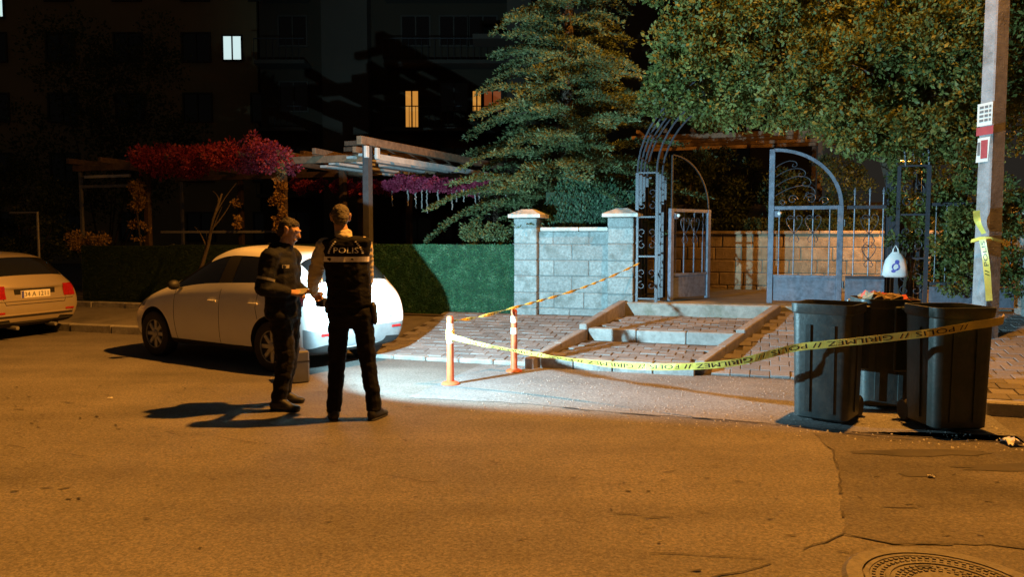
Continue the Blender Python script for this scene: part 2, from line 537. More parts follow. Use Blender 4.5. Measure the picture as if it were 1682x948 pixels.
M = dict(
    asphalt=asphalt_mat('asphalt', (0.137, 0.128, 0.117), 0.27),
    asphalt_dark=asphalt_mat('asphalt_patch', (0.092, 0.085, 0.078), 0.45),
    apron=asphalt_mat('rough_concrete', (0.165, 0.165, 0.165), 0.3),
    crack=mat('crack_filler', (0.05, 0.045, 0.04), 0.9),
    stain=mat('oil_stain', (0.045, 0.041, 0.037), 0.7, 0.4, 3),
    soil=mat('joint_sand', (0.06, 0.052, 0.042), 0.95, 0.3, 30),
    paver=mat('paver', (0.17, 0.168, 0.17), 0.85, 0.2, 22, 0.5, 90, objrand=0.22, col2=(0.25, 0.232, 0.23)),
    kerb=mat('kerb_concrete', (0.30, 0.295, 0.285), 0.85, 0.2, 14, 0.5, 70, objrand=0.12, dirt=(0.15, 0.14, 0.13), dscale=3),
    stringer=mat('stringer_stone', (0.25, 0.235, 0.225), 0.85, 0.2, 14, 0.5, 60, objrand=0.12),
    concrete=mat('concrete', (0.27, 0.275, 0.255), 0.9, 0.25, 9, 0.7, 50, dirt=(0.13, 0.15, 0.11), dscale=2.5),
    pavement=mat('pavement_concrete', (0.15, 0.14, 0.125), 0.9, 0.22, 2.0, 0.5, 60, dirt=(0.09, 0.085, 0.075), dscale=1.2),
    block=mat('concrete_block', (0.25, 0.29, 0.295), 0.9, 0.28, 26, 1.0, 60, objrand=0.15, dirt=(0.14, 0.165, 0.16), dscale=4),
    mortar=mat('mortar', (0.16, 0.16, 0.155), 0.95, 0.2, 30),
    cap=mat('cap_stone', (0.50, 0.50, 0.475), 0.85, 0.15, 18, 0.4, 70, dirt=(0.33, 0.33, 0.3), dscale=4),
    innerstone=mat('sand_stone', (0.32, 0.25, 0.16), 0.9, 0.3, 20, 0.9, 45, objrand=0.14, dirt=(0.16, 0.12, 0.07), dscale=5),
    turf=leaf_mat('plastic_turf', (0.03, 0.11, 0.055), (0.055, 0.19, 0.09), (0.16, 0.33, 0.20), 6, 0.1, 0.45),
    turf_dark=leaf_mat('dark_turf', (0.005, 0.015, 0.006), (0.012, 0.03, 0.012), (0.03, 0.05, 0.02), 6, 0.1, 0.6),  # same turf in a much darker green, for the left panels
    turf_back=mat('turf_backing', (0.008, 0.03, 0.016), 0.9),
    iron=mat('grey_iron', (0.05, 0.056, 0.072), 0.45, 0.2, 20, 0.15, 60, metal=0.2, dirt=(0.05, 0.05, 0.06), dscale=9),
    iron_pale=mat('pale_painted_iron', (0.15, 0.175, 0.23), 0.45, 0.2, 18, 0.15, 60, metal=0.15, dirt=(0.09, 0.10, 0.13), dscale=8),
    iron_dark=mat('dark_iron', (0.035, 0.038, 0.045), 0.5, 0.2, 20),
    wood=mat('weathered_wood', (0.16, 0.105, 0.065), 0.8, 0.35, 12, 0.4, 40),
    wood_dark=mat('dark_wood', (0.06, 0.038, 0.024), 0.8, 0.35, 12, 0.4, 40),
    white_sheet=mat('pale_roof_sheet', (0.45, 0.46, 0.46), 0.6, 0.2, 5),
    post_dark=mat('dark_painted_post', (0.055, 0.055, 0.06), 0.55, 0.2, 10),
    steel=mat('galvanised_post', (0.22, 0.22, 0.22), 0.5, 0.2, 15, metal=0.3),
    pole=mat('concrete_pole', (0.31, 0.32, 0.345), 0.85, 0.2, 9, 0.4, 50, dirt=(0.16, 0.16, 0.16), dscale=3),
    paper=mat('paper', (0.72, 0.71, 0.68), 0.8, 0.08, 10),
    paper_red=mat('red_print', (0.40, 0.06, 0.07), 0.8),
    paper_grey=mat('grey_print', (0.16, 0.16, 0.17), 0.8),
    tape=mat('yellow_tape', (0.78, 0.64, 0.13), 0.35, 0.12, 14),
    tape_ink=mat('black_print', (0.012, 0.012, 0.011), 0.5),
    bollard=mat('orange_plastic', (0.52, 0.10, 0.03), 0.5, 0.18, 14, dirt=(0.30, 0.08, 0.04), dscale=8),
    reflective=mat('reflective_band', (0.72, 0.72, 0.70), 0.35, 0.15, 20),
    bin=mat('dark_green_plastic', (0.017, 0.031, 0.028), 0.48, 0.25, 7, 0.12, 30, dirt=(0.048, 0.05, 0.044), dscale=6),
    bin_grey=mat('grey_green_plastic', (0.028, 0.042, 0.045), 0.45, 0.25, 7, 0.12, 30, dirt=(0.065, 0.068, 0.062), dscale=6),
    rubber=mat('rubber', (0.014, 0.014, 0.014), 0.75),
    black=mat('black_plastic', (0.012, 0.012, 0.013), 0.6),
    white_paint=mat('white_car_paint', (0.76, 0.76, 0.75), 0.3, 0.02, 3, coat=0.6),
    beige_paint=mat('beige_metallic_paint', (0.44, 0.38, 0.28), 0.32, 0.03, 3, metal=0.45, coat=0.6),
    car_black=mat('underbody', (0.008, 0.008, 0.008), 0.8),
    car_grey=mat('bumper_plastic', (0.17, 0.175, 0.18), 0.6),
    car_glass=glass_mat('car_glass'),
    tail_dark=mat('smoked_tail_lamp', (0.05, 0.006, 0.006), 0.12, 0.25, 30, coat=0.8),
    tail=mat('tail_lamp_red', (0.30, 0.012, 0.012), 0.15, 0.25, 30, coat=0.7),
    head=mat('head_lamp', (0.5, 0.5, 0.5), 0.12, 0.25, 20, coat=0.8),
    rim=mat('wheel_silver', (0.38, 0.38, 0.37), 0.35, 0.12, 10, metal=0.5),
    plate=mat('number_plate', (0.75, 0.75, 0.72), 0.5, 0.03),
    navy=mat('navy_jacket', (0.007, 0.008, 0.012), 0.75, 0.3, 14, 0.25, 60, spec=0.15),
    black_cloth=mat('black_cloth', (0.006, 0.006, 0.007), 0.85, 0.3, 14, 0.25, 60, spec=0.15),
    trouser=mat('dark_trouser', (0.011, 0.010, 0.009), 0.85, 0.3, 14, 0.25, 60, spec=0.15),
    shirt=mat('pale_shirt', (0.42, 0.37, 0.27), 0.85, 0.1, 14, 0.2, 60),
    skin=mat('skin', (0.36, 0.21, 0.135), 0.55, 0.08, 25),
    hair_dark=mat('dark_hair', (0.014, 0.010, 0.008), 0.6, 0.5, 60, 0.6, 160),
    hair_grey=mat('greying_hair', (0.075, 0.062, 0.045), 0.7, 0.3, 90, 0.5, 200),
    stripe=mat('reflective_stripe', (0.78, 0.74, 0.66), 0.45, 0.12, 30),
    print_white=mat('white_print', (0.7, 0.7, 0.68), 0.6, 0.05),
    glove=mat('grey_glove', (0.24, 0.235, 0.22), 0.8, 0.1),
    case=mat('grey_case', (0.075, 0.075, 0.078), 0.55, 0.15, 12),
    bag=mat('white_bag', (0.75, 0.76, 0.78), 0.45, 0.06),
    bag_blue=mat('blue_print', (0.10, 0.11, 0.45), 0.5, 0.3, 20),
    bark=mat('bark', (0.055, 0.042, 0.03), 0.95, 0.35, 18, 0.8, 30),
    leaf=leaf_mat('broad_leaf', (0.045, 0.068, 0.02), (0.12, 0.16, 0.042), (0.28, 0.28, 0.09), 2.2),
    needle=leaf_mat('cedar_needle', (0.035, 0.06, 0.025), (0.085, 0.125, 0.05), (0.18, 0.21, 0.095), 2.5, 0.2),
    thuja=leaf_mat('thuja', (0.016, 0.052, 0.028), (0.035, 0.095, 0.05), (0.06, 0.13, 0.08), 4, 0.15),
    shrub=leaf_mat('shrub_leaf', (0.02, 0.034, 0.011), (0.05, 0.07, 0.022), (0.10, 0.11, 0.04), 3),
    redleaf=leaf_mat('red_creeper', (0.22, 0.02, 0.035), (0.48, 0.06, 0.10), (0.62, 0.2, 0.16), 4),
    goldleaf=leaf_mat('yellowing_leaf', (0.24, 0.14, 0.045), (0.42, 0.27, 0.10), (0.5, 0.36, 0.16), 5),
    pink=leaf_mat('magenta_flower', (0.24, 0.02, 0.06), (0.44, 0.06, 0.14), (0.56, 0.14, 0.22), 6),
    strand=mat('silver_strand', (0.45, 0.44, 0.43), 0.4, 0.3, 40),
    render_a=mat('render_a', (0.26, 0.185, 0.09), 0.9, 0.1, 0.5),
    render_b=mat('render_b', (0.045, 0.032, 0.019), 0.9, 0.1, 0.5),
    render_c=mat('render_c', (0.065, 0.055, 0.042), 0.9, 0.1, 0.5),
    slab=mat('balcony_slab', (0.06, 0.052, 0.042), 0.9, 0.1, 1),
    dark_glass=glass_mat('dark_window', (0.006, 0.006, 0.007), 0.08),
    lit_cool=emit_mat('lit_window_cool', (0.72, 0.95, 0.95), 0.85),
    lit_warm=emit_mat('lit_window_warm', (1.0, 0.42, 0.07), 0.55),
    lit_red=emit_mat('lit_window_red', (0.7, 0.16, 0.04), 0.22),
    lamp_lens=emit_mat('lamp_lens', (1.0, 0.5, 0.12), 20),
    flood_lens=emit_mat('flood_lens', (0.84, 0.97, 1.0), 20),
    iron_cover=mat('cast_iron', (0.13, 0.125, 0.115), 0.55, 0.3, 25, 0.3, 70, metal=0.3),
    rag=mat('red_rag', (0.38, 0.06, 0.045), 0.8, 0.3, 15),
    trash=mat('rubbish', (0.20, 0.15, 0.09), 0.8, 0.5, 12),
)

# ================================================================== the setting
def sheet(name, pts, z, m, loc=(0, 0, 0), rz=0.0):
    o = mesh_obj(name, [(p[0], p[1], z if len(p) < 3 else p[2]) for p in pts], [tuple(range(len(pts)))], m)
    place(o, loc, rz)
    if o.data.polygons[0].normal.z < 0:
        o.data.flip_normals()
    return struct(o)


ORIGIN = W(0, 0, 0)
road = sheet('road', [(-120, -40), (120, -40), (120, 160), (-120, 160)], 0, M['asphalt'])


def crack(pts, wdt, z=0.0065):
    """a ragged sealed crack as a thin strip lying on the road"""
    v, f = [], []
    fine = []
    for a, b in zip(pts[:-1], pts[1:]):
        n = max(2, int((Vector(b) - Vector(a)).length / 0.09))
        for i in range(n):
            fine.append(Vector(a).lerp(Vector(b), i / n))
    fine.append(Vector(pts[-1]))
    for i, p in enumerate(fine):
        d = (fine[min(i + 1, len(fine) - 1)] - fine[max(i - 1, 0)]).normalized()
        q = Vector((-d.y, d.x))
        p = p + q * random.uniform(-0.01, 0.01)
        h = wdt * random.uniform(0.25, 1.0) / 2
        v += [(p.x - q.x * h, p.y - q.y * h, z), (p.x + q.x * h, p.y + q.y * h, z)]
    for i in range(len(fine) - 1):
        if noise.noise(Vector((fine[i].x * 3.1, fine[i].y * 3.1, 1.7))) > -0.12:
            f.append((2 * i, 2 * i + 1, 2 * i + 3, 2 * i + 2))
    return mesh_obj('crack', v, f, M['crack'], road)


# a darker resurfaced patch in the near right of the road, its ragged joint, and cracks
patch = [(2.48, 6.22), (2.42, 5.7), (2.32, 5.4), (2.2, 5.05), (2.05, 4.7), (1.9, 4.3), (1.8, 4.05), (2.0, 3.92), (2.5, 3.9), (3.0, 3.74),
         (3.6, 3.62), (5, 3.5), (9, 2.6), (9, 4.6), (4.6, 6.0), (3.4, 6.25)]
fine_patch = []
for a, b in zip(patch, patch[1:] + patch[:1]):
    for i in range(6):
        p = Vector(a).lerp(Vector(b), i / 6)
        fine_patch.append((p.x + random.uniform(-0.014, 0.014), p.y + random.uniform(-0.014, 0.014)))
sheet('road_patch', fine_patch, 0.004, M['asphalt_dark'])
crack([(2.48, 6.2), (2.42, 5.7), (2.32, 5.4), (2.2, 5.05), (2.05, 4.7), (1.9, 4.3), (1.8, 4.05)], 0.016)
crack([(1.8, 4.05), (2.0, 3.92), (2.5, 3.9), (2.75, 3.82), (2.9, 3.74), (3.6, 3.68), (5.0, 3.55)], 0.014)
crack([(1.8, 4.05), (1.5, 3.85), (1.2, 3.62), (0.9, 3.5)], 0.014)
crack([(1.35, 3.7), (0.95, 3.78), (0.7, 3.8)], 0.009)
crack([(-0.95, 5.15), (-0.7, 5.02), (-0.3, 4.8), (-0.05, 4.6)], 0.008)
crack([(-3.0, 6.35), (-2.4, 6.1), (-1.9, 5.85), (-1.5, 5.7)], 0.008)
crack([(-3.9, 5.85), (-3.5, 5.65), (-3.0, 5.5)], 0.008)
crack([(0.2, 4.35), (0.6, 4.1), (0.85, 4.0)], 0.008)
for (cx, cy, rx, ry) in ((3.05, 5.62, 0.55, 0.10), (3.75, 5.25, 0.75, 0.12), (2.75, 5.1, 0.16, 0.07)):
    pts = [(cx + rx * math.cos(a) * random.uniform(0.7, 1.1), cy + ry * math.sin(a) * random.uniform(0.6, 1.15)) for a in np.linspace(0, 2 * PI, 22)[:-1]]
    mesh_obj('oil_stain', [(p[0], p[1], 0.0075) for p in pts], [tuple(range(len(pts)))], M['stain'], road)

# tar flecks, pits and bare aggregate worn into the surface
pv, pf = [], []
for k in range(420):
    x, y = random.uniform(-5.5, 5.5), random.uniform(2.9, 8.6)
    if noise.noise(Vector((x * 0.5, y * 0.5, 3.0))) < random.uniform(-0.5, 0.25) or (y > 6.6 and x > -0.6):
        continue
    a0 = R(-16) + random.gauss(0, 0.35); l_ = random.uniform(0.008, 0.05) * (1 + 1.5 * (random.random() < 0.1)); h_ = random.uniform(0.004, 0.012)
    b0 = len(pv)
    for a in np.linspace(0, 2 * PI, 8)[:-1]:
        px_, py_ = l_ * math.cos(a) * random.uniform(0.6, 1.2), h_ * math.sin(a) * random.uniform(0.5, 1.3)
        pv.append((x + px_ * math.cos(a0) - py_ * math.sin(a0), y + px_ * math.sin(a0) + py_ * math.cos(a0), 0.0072))
    pf.append(tuple(range(b0, b0 + 7)))
fk = mesh_obj('tar_flecks', pv, pf, M['crack'], road)
fk['kind'] = 'stuff'

# rough concrete apron between the road and the steps
ap = []
for u in np.linspace(-0.6, 4.75, 40):
    ap.append((u, -2.22 + 0.04 * math.sin(u * 3) + random.uniform(-0.02, 0.02) - 0.05 * max(0, u - 1)))
ap += [(4.75, -0.1), (-0.6, -0.1)]
sheet('apron', ap, 0.004, M['apron'], ORIGIN, RZ)
crack([W(u, -2.24 + 0.04 * math.sin(u * 3) - 0.05 * max(0, u - 1)).xy for u in np.linspace(1.0, 4.7, 9)], 0.03, 0.0085)

# left pavement with kerb stones
pav = mesh_obj('pavement', [(-16, 1.10, 0.125), (-2.35, 1.10, 0.125), (-2.35, 2.9, 0.30), (-16, 2.9, 0.26),
                            (-16, 1.10, -0.1), (-2.35, 1.10, -0.1), (-2.35, 2.9, -0.1), (-16, 2.9, -0.1)],
               [(0, 1, 2, 3), (0, 4, 5, 1), (1, 5, 6, 2), (0, 3, 7, 4)], M['pavement'])
struct(place(pav, ORIGIN, RZ))


def kerb_run(parent, name, u0, u1, w, z0, z1, wd, ln, m, slope=0.0):
    n = max(1, round((u1 - u0) / ln)); st = (u1 - u0) / n
    first = None
    for i in range(n):
        if first is None or random.random() < 0.0:
            b = MB().box(-st / 2 + 0.006, st / 2 - 0.006, -wd / 2, wd / 2, z0, z1, 0.014)
            o = b.build(name, m, parent); first = o
        else:
            o = first.copy(); COL.objects.link(o)
        o.location = (u0 + st * (i + 0.5), w + random.uniform(-0.008, 0.008), random.uniform(-0.008, 0.006))
        o.rotation_euler = (random.uniform(-0.02, 0.02), random.uniform(-0.006, 0.006), random.uniform(-0.008, 0.008))


kerb_run(pav, 'kerb_stone', -15.6, -2.35, 1.02, -0.08, 0.135, 0.16, 0.86, M['kerb'])
kerb_run(pav, 'kerb_stone', -15.6, -3.9, 2.62, 0.10, 0.36, 0.16, 0.86, M['kerb'])

# planting beds and courtyard ground behind the walls
g1 = mesh_obj('garden_ground', [(-40, 2.7, 0.28), (0.6, 2.7, 0.3), (0.6, 60, 0.6), (-40, 60, 0.6)], [(0, 1, 2, 3)], M['soil'])
struct(place(g1, ORIGIN, RZ))
g2 = mesh_obj('courtyard', [(0.6, 3.25, 0.598), (40, 3.25, 0.598), (40, 60, 0.7), (0.6, 60, 0.7), (0.6, 3.25, 0), (40, 3.25, 0)],
              [(0, 1, 2, 3), (0, 4, 5, 1)], M['pavement'])
struct(place(g2, ORIGIN, RZ))

# ---- paving stones, each an object
pb = MB().box(-0.106, 0.106, -0.086, 0.086, -0.06, 0.0, 0.006)
paver_me = None


def pave(parent, inside, z_of, slope, u0, u1, w0, w1, local_off=(0, 0, 0)):
    """running bond of pavers over the plane z_of(u,w) where inside(u,w)"""
    global paver_me
    su, sw = 0.22, 0.18
    row = 0
    w = w0 + sw / 2
    while w < w1:
        u = u0 + (su / 2 if row % 2 else 0) + su / 2
        while u < u1:
            if inside(u, w):
                if paver_me is None:
                    o = pb.build('paver', M['paver'])
                    paver_me = o.data
                else:
                    o = bpy.data.objects.new('paver', paver_me); COL.objects.link(o)
                o.parent = parent
                o.location = (u - local_off[0], w - local_off[1], z_of(u, w) - local_off[2] + random.uniform(-0.006, 0.005))
                o.rotation_euler = (math.atan(slope) + random.uniform(-0.014, 0.014), random.uniform(-0.014, 0.014), random.uniform(-0.012, 0.012))
            u += su
        w += sw
        row += 1


# left slope: between the bollards and the block wall
zl = lambda u, w: 0.045 + 0.115 * (w - 0.1)
ls = mesh_obj('paved_slope', [(-2.35, 0.0, -0.02), (0.75, 0.0, -0.02), (0.75, 2.95, zl(0, 2.95) - 0.022), (-2.35, 2.95, zl(0, 2.95) - 0.022),
                              (-2.35, 0.0, -0.1), (-2.35, 2.95, -0.1)], [(0, 1, 2, 3), (0, 3, 5, 4)], M['soil'])
ls.data.vertices[0].co.z = ls.data.vertices[1].co.z = zl(0, 0) - 0.022
struct(place(ls, ORIGIN, RZ))
edgeL = lambda w: 0.05 + (w + 0.2) * (0.64 - 0.05) / 2.95       # left edge of the stair
edgeR = lambda w: 2.03 + max(0, w) * (2.95 - 2.03) / 2.85        # right edge of the stair
pave(ls, lambda u, w: u < edgeL(w) - 0.12, zl, 0.115, -2.35, 0.7, 0.1, 2.85)
kerb_run(ls, 'edge_stone', -2.35, 0.0, 0.02, -0.1, 0.05, 0.14, 0.5, M['kerb'])

# right slope, and the pavement beyond it under the pole
zr = lambda u, w: 0.03 + 0.178 * w
rs = mesh_obj('paved_slope', [(edgeR(0) + 0.1, 0.0, 0.008), (4.7, 0.0, 0.008), (4.7, 3.3, zr(0, 3.3) - 0.022), (edgeR(3.3) + 0.1, 3.3, zr(0, 3.3) - 0.022)], [(0, 1, 2, 3)], M['soil'])
struct(place(rs, ORIGIN, RZ))
pave(rs, lambda u, w: u > edgeR(w) + 0.13, zr, 0.178, 2.0, 4.7, 0.0, 2.85)
zq = lambda u, w: 0.13 + 0.105 * (w + 1.2)
rq = mesh_obj('side_pavement', [(4.72, -1.2, 0.105), (14, -1.2, 0.105), (14, 3.3, zq(0, 3.3) - 0.022), (4.72, 3.3, zq(0, 3.3) - 0.022),
                                (4.72, -1.2, -0.1), (4.72, 3.3, -0.1)], [(0, 1, 2, 3), (0, 3, 5, 4)], M['soil'])
struct(place(rq, ORIGIN, RZ))
pave(rq, lambda u, w: True, zq, 0.105, 4.74, 7.3, -1.2, 2.9)
kerb_run(rq, 'kerb_stone', 4.72, 9.9, -1.30, -0.1, 0.135, 0.15, 0.86, M['kerb'])

# ---- entrance steps: two paved treads between sloping stone stringers, a concrete landing
steps = thing('entrance_steps', 'wide paved entrance steps with sloping stone edges leading up to the iron gate', 'steps', ORIGIN, RZ)
tz1 = lambda u, w: 0.125 + 0.05 * (w + 0.15)
tz2 = lambda u, w: 0.335 + 0.05 * (w - 1.35)
MB().add([(edgeL(-0.1), -0.1, tz1(0, -0.1) - 0.022), (edgeR(-0.1) + 0.1, -0.1, tz1(0, -0.1) - 0.022), (edgeR(1.3) + 0.1, 1.3, tz1(0, 1.3) - 0.022), (edgeL(1.3), 1.3, tz1(0, 1.3) - 0.022)],
         [(0, 1, 2, 3)]).build('tread_bed', M['soil'], steps)
MB().add([(edgeL(1.35), 1.35, tz2(0, 1.35) - 0.022), (edgeR(1.35) + 0.1, 1.35, tz2(0, 1.35) - 0.022), (edgeR(2.8) + 0.1, 2.82, tz2(0, 2.82) - 0.022), (edgeL(2.8), 2.82, tz2(0, 2.82) - 0.022)],
         [(0, 1, 2, 3)]).build('tread_bed', M['soil'], steps)
pave(steps, lambda u, w: edgeL(w) + 0.18 < u < edgeR(w) - 0.06, tz1, 0.05, 0.0, 2.7, 0.06, 1.22)
pave(steps, lambda u, w: edgeL(w) + 0.18 < u < edgeR(w) - 0.06, tz2, 0.05, 0.0, 3.0, 1.52, 2.75)


def riser(w, z0, z1, u0, u1, n, dpt=0.17):
    st = (u1 - u0) / n
    for i in range(n):
        b = MB().box(u0 + st * i + 0.005, u0 + st * (i + 1) - 0.005, w, w + dpt, z0, z1 + random.uniform(-0.004, 0.004), 0.012)
        b.build('riser_stone', M['kerb'], steps)


riser(-0.15, -0.1, 0.135, edgeL(-0.15) + 0.06, edgeR(0) + 0.02, 4, 0.2)
riser(1.34, 0.1, 0.34, edgeL(1.35) + 0.1, edgeR(1.35) + 0.02, 3, 0.18)
# landing
MB().box(0.66, 3.3, 2.80, 3.26, 0.1, 0.60, 0.02).build('landing', M['concrete'], steps)


def stringer(eu, off, w0, w1, z0, z1, n, wd):
    for i in range(n):
        a, b = i / n, (i + 1) / n
        wa, wb = w0 + (w1 - w0) * a + 0.006, w0 + (w1 - w0) * b - 0.006
        za, zb = z0 + (z1 - z0) * a, z0 + (z1 - z0) * b
        ua, ub = eu(wa) + off, eu(wb) + off
        vs = [(ua, wa, za - 0.32), (ua + wd, wa, za - 0.32), (ua + wd, wa, za), (ua, wa, za),
              (ub, wb, zb - 0.32), (ub + wd, wb, zb - 0.32), (ub + wd, wb, zb), (ub, wb, zb)]
        o = mesh_obj('edge_stone', vs, [(0, 1, 2, 3), (4, 7, 6, 5), (0, 4, 5, 1), (1, 5, 6, 2), (2, 6, 7, 3), (3, 7, 4, 0)], M['stringer'], steps)
        bm = bmesh.new(); bm.from_mesh(o.data)
        bmesh.ops.bevel(bm, geom=bm.edges[:], offset=0.012, segments=1, affect='EDGES')
        bm.to_mesh(o.data); bm.free()


stringer(edgeL, -0.02, -0.28, 1.30, 0.14, 0.33, 2, 0.11)
stringer(edgeL, -0.02, 1.31, 2.80, 0.40, 0.63, 2, 0.11)
stringer(edgeR, 0.0, 0.0, 1.30, 0.16, 0.36, 2, 0.12)
stringer(edgeR, 0.0, 1.31, 2.80, 0.40, 0.62, 2, 0.12)

# ---- block garden wall with two capped pillars
def course_blocks(parent, name, u0, u1, w0, w1, z0, zs, ln, m, bond=True, bev=0.012, minl=0.12):
    z = z0
    for k, h in enumerate(zs):
        cuts = [u0]
        p = u0 + (ln * (0.5 if k % 2 and bond else 1.0)) * random.uniform(0.9, 1.1)
        while p < u1 - minl:
            cuts.append(p); p += ln * random.uniform(0.88, 1.12)
        cuts.append(u1)
        for a, b in zip(cuts[:-1], cuts[1:]):
            pr = random.uniform(-0.008, 0.008)
            MB().box(a + 0.004, b - 0.004, w0 + pr, w1, z + 0.004, z + h - 0.004, bev).jitter(0.002).build(name, m, parent)
        z += h


wall = thing('block_wall', 'pale concrete block garden wall with two capped pillars beside the gate', 'wall', ORIGIN, RZ)
MB().box(-0.76, 0.50, 2.985, 3.20, 0.1, 1.71).build('mortar', M['mortar'], wall)
course_blocks(wall, 'block', -0.73, 0.45, 2.97, 3.22, 0.30, [0.16, 0.26, 0.27, 0.26, 0.26, 0.21], 0.54, M['block'])
for (a, b) in ((-0.70, -0.06), (-0.05, 0.42)):
    MB().box(a, b, 2.93, 3.26, 1.722, 1.785, 0.01).build('coping_stone', M['cap'], wall)
for (pu0, pu1) in ((-1.13, -0.735), (0.43, 0.845)):
    MB().box(pu0 + 0.012, pu1 - 0.012, 2.862, 3.24, 0.1, 1.93).build('mortar', M['mortar'], wall)
    course_blocks(wall, 'block', pu0, pu1, 2.85, 3.25, 0.26, [0.20, 0.26, 0.27, 0.26, 0.27, 0.26, 0.155], 0.9, M['block'])
    c0, c1 = (pu0 + pu1) / 2, 3.05
    MB().add([(pu0 - 0.075, 2.775, 1.942), (pu1 + 0.075, 2.775, 1.942), (pu1 + 0.075, 3.325, 1.942), (pu0 - 0.075, 3.325, 1.942),
              (pu0 - 0.075, 2.775, 1.995), (pu1 + 0.075, 2.775, 1.995), (pu1 + 0.075, 3.325, 1.995), (pu0 - 0.075, 3.325, 1.995),
              (c0 - 0.09, c1 - 0.10, 2.085), (c0 + 0.09, c1 - 0.10, 2.085), (c0 + 0.09, c1 + 0.10, 2.085), (c0 - 0.09, c1 + 0.10, 2.085)],
             [(0, 3, 2, 1), (0, 1, 5, 4), (1, 2, 6, 5), (2, 3, 7, 6), (3, 0, 4, 7), (4, 5, 9, 8), (5, 6, 10, 9), (6, 7, 11, 10), (7, 4, 8, 11), (8, 9, 10, 11)]).build('pillar_cap', M['cap'], wall)
# a farther pillar past the pole
wall2 = thing('block_pillar', 'pale block pillar at the right edge beyond the concrete pole', 'pillar', W(6.35, 2.95, 0), RZ)
MB().box(-0.2, 0.2, -0.2, 0.2, 0.2, 1.90).build('mortar', M['mortar'], wall2)
course_blocks(wall2, 'block', -0.215, 0.215, -0.215, 0.215, 0.40, [0.26, 0.27, 0.26, 0.27, 0.26, 0.2], 0.9, M['block'])
MB().box(-0.28, 0.28, -0.28, 0.28, 1.922, 1.985, 0.012).build('pillar_cap', M['cap'], wall2)

# ---- artificial-turf fence panels
def turf_panel(u0, u1, z0, z1, nbl, label, m='turf_dark'):
    t = thing('turf_fence', label, 'fence', W((u0 + u1) / 2, 2.95, 0), RZ, 'turf fence panels')
    h = (u1 - u0) / 2
    MB().box(-h, h, 0.0, 0.03, z0, z1).build('backing', M['turf_back'], t)
    for s in (-1, 1):
        MB().box(s * (h - 0.025) - 0.022, s * (h - 0.025) + 0.022, 0.032, 0.075, 0.2, z1 + 0.02).build('post', M['iron_dark'], t)
    MB().box(-h + 0.05, h - 0.05, 0.032, 0.06, z1 - 0.05, z1 - 0.01).build('rail', M['iron_dark'], t)
    n = nbl
    c = np.stack([rng.uniform(-h, h, n), np.full(n, 0.0), rng.uniform(z0, z1, n)], 1)
    d = np.stack([rng.normal(0, 0.5, n), -np.abs(rng.normal(0.8, 0.25, n)), rng.normal(0.1, 0.5, n)], 1)
    d /= np.linalg.norm(d, axis=1)[:, None]
    ln = rng.uniform(0.02, 0.042, n)[:, None]
    s_ = np.cross(d, rng.normal(0, 1, (n, 3))); s_ /= np.linalg.norm(s_, axis=1)[:, None]
    wd = rng.uniform(0.003, 0.0055, n)[:, None]
    V = np.stack([c - s_ * wd, c + s_ * wd, c + d * ln], 1).reshape(-1, 3)
    o = np_mesh('turf', V, np.arange(3 * n).reshape(-1, 3), M[m], t)
    o['kind'] = 'stuff'


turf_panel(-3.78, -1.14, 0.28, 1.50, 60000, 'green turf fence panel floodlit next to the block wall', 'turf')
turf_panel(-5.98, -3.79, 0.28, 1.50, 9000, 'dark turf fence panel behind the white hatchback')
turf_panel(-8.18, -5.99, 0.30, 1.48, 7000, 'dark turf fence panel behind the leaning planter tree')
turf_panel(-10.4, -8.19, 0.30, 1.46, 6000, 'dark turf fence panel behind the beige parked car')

# ================================================================== iron gate and trellis arch
def spiral(c, r0, r1, a0, a1, n=14):
    return [(c[0] + (r0 + (r1 - r0) * i / n) * math.cos(a0 + (a1 - a0) * i / n), c[1] + (r0 + (r1 - r0) * i / n) * math.sin(a0 + (a1 - a0) * i / n)) for i in range(n + 1)]


def to3(pts, y=0.0):
    return [(p[0], y, p[1]) for p in pts]


def heart(b, cx, cz, s, y=0.0):
    """wrought heart made of two scrolls, point down"""
    for sg in (-1, 1):
        p = [(cx, cz - 0.26 * s)]
        for t in np.linspace(0, 1, 7)[1:]:
            p.append((cx + sg * s * (0.13 * math.sin(t * PI * 0.55)), cz - 0.26 * s + t * 0.26 * s))
        for q in spiral((cx + sg * 0.07 * s, cz), 0.062 * s, 0.02 * s, 0, 1.5 * PI, 10):
            p.append((cx + sg * (q[0] - cx) * sg if False else cx + sg * abs(q[0] - cx), q[1]))
        b.tube(to3(p, y), 0.006, 5)
        q = [(cx, cz - 0.26 * s), (cx + sg * 0.05 * s, cz - 0.30 * s), (cx + sg * 0.085 * s, cz - 0.37 * s), (cx + sg * 0.055 * s, cz - 0.42 * s), (cx + sg * 0.03 * s, cz - 0.39 * s)]
        b.tube(to3(q, y), 0.006, 5)


def spear(b, x, z, y=0.0):
    b.ball((x, y, z + 0.02), (0.018, 0.018, 0.022), 8, 5)
    b.lathe([(0.012, z + 0.035), (0.02, z + 0.06), (0.001, z + 0.11)], 6, (x, y, 0))


LW = 0.97          # leaf width


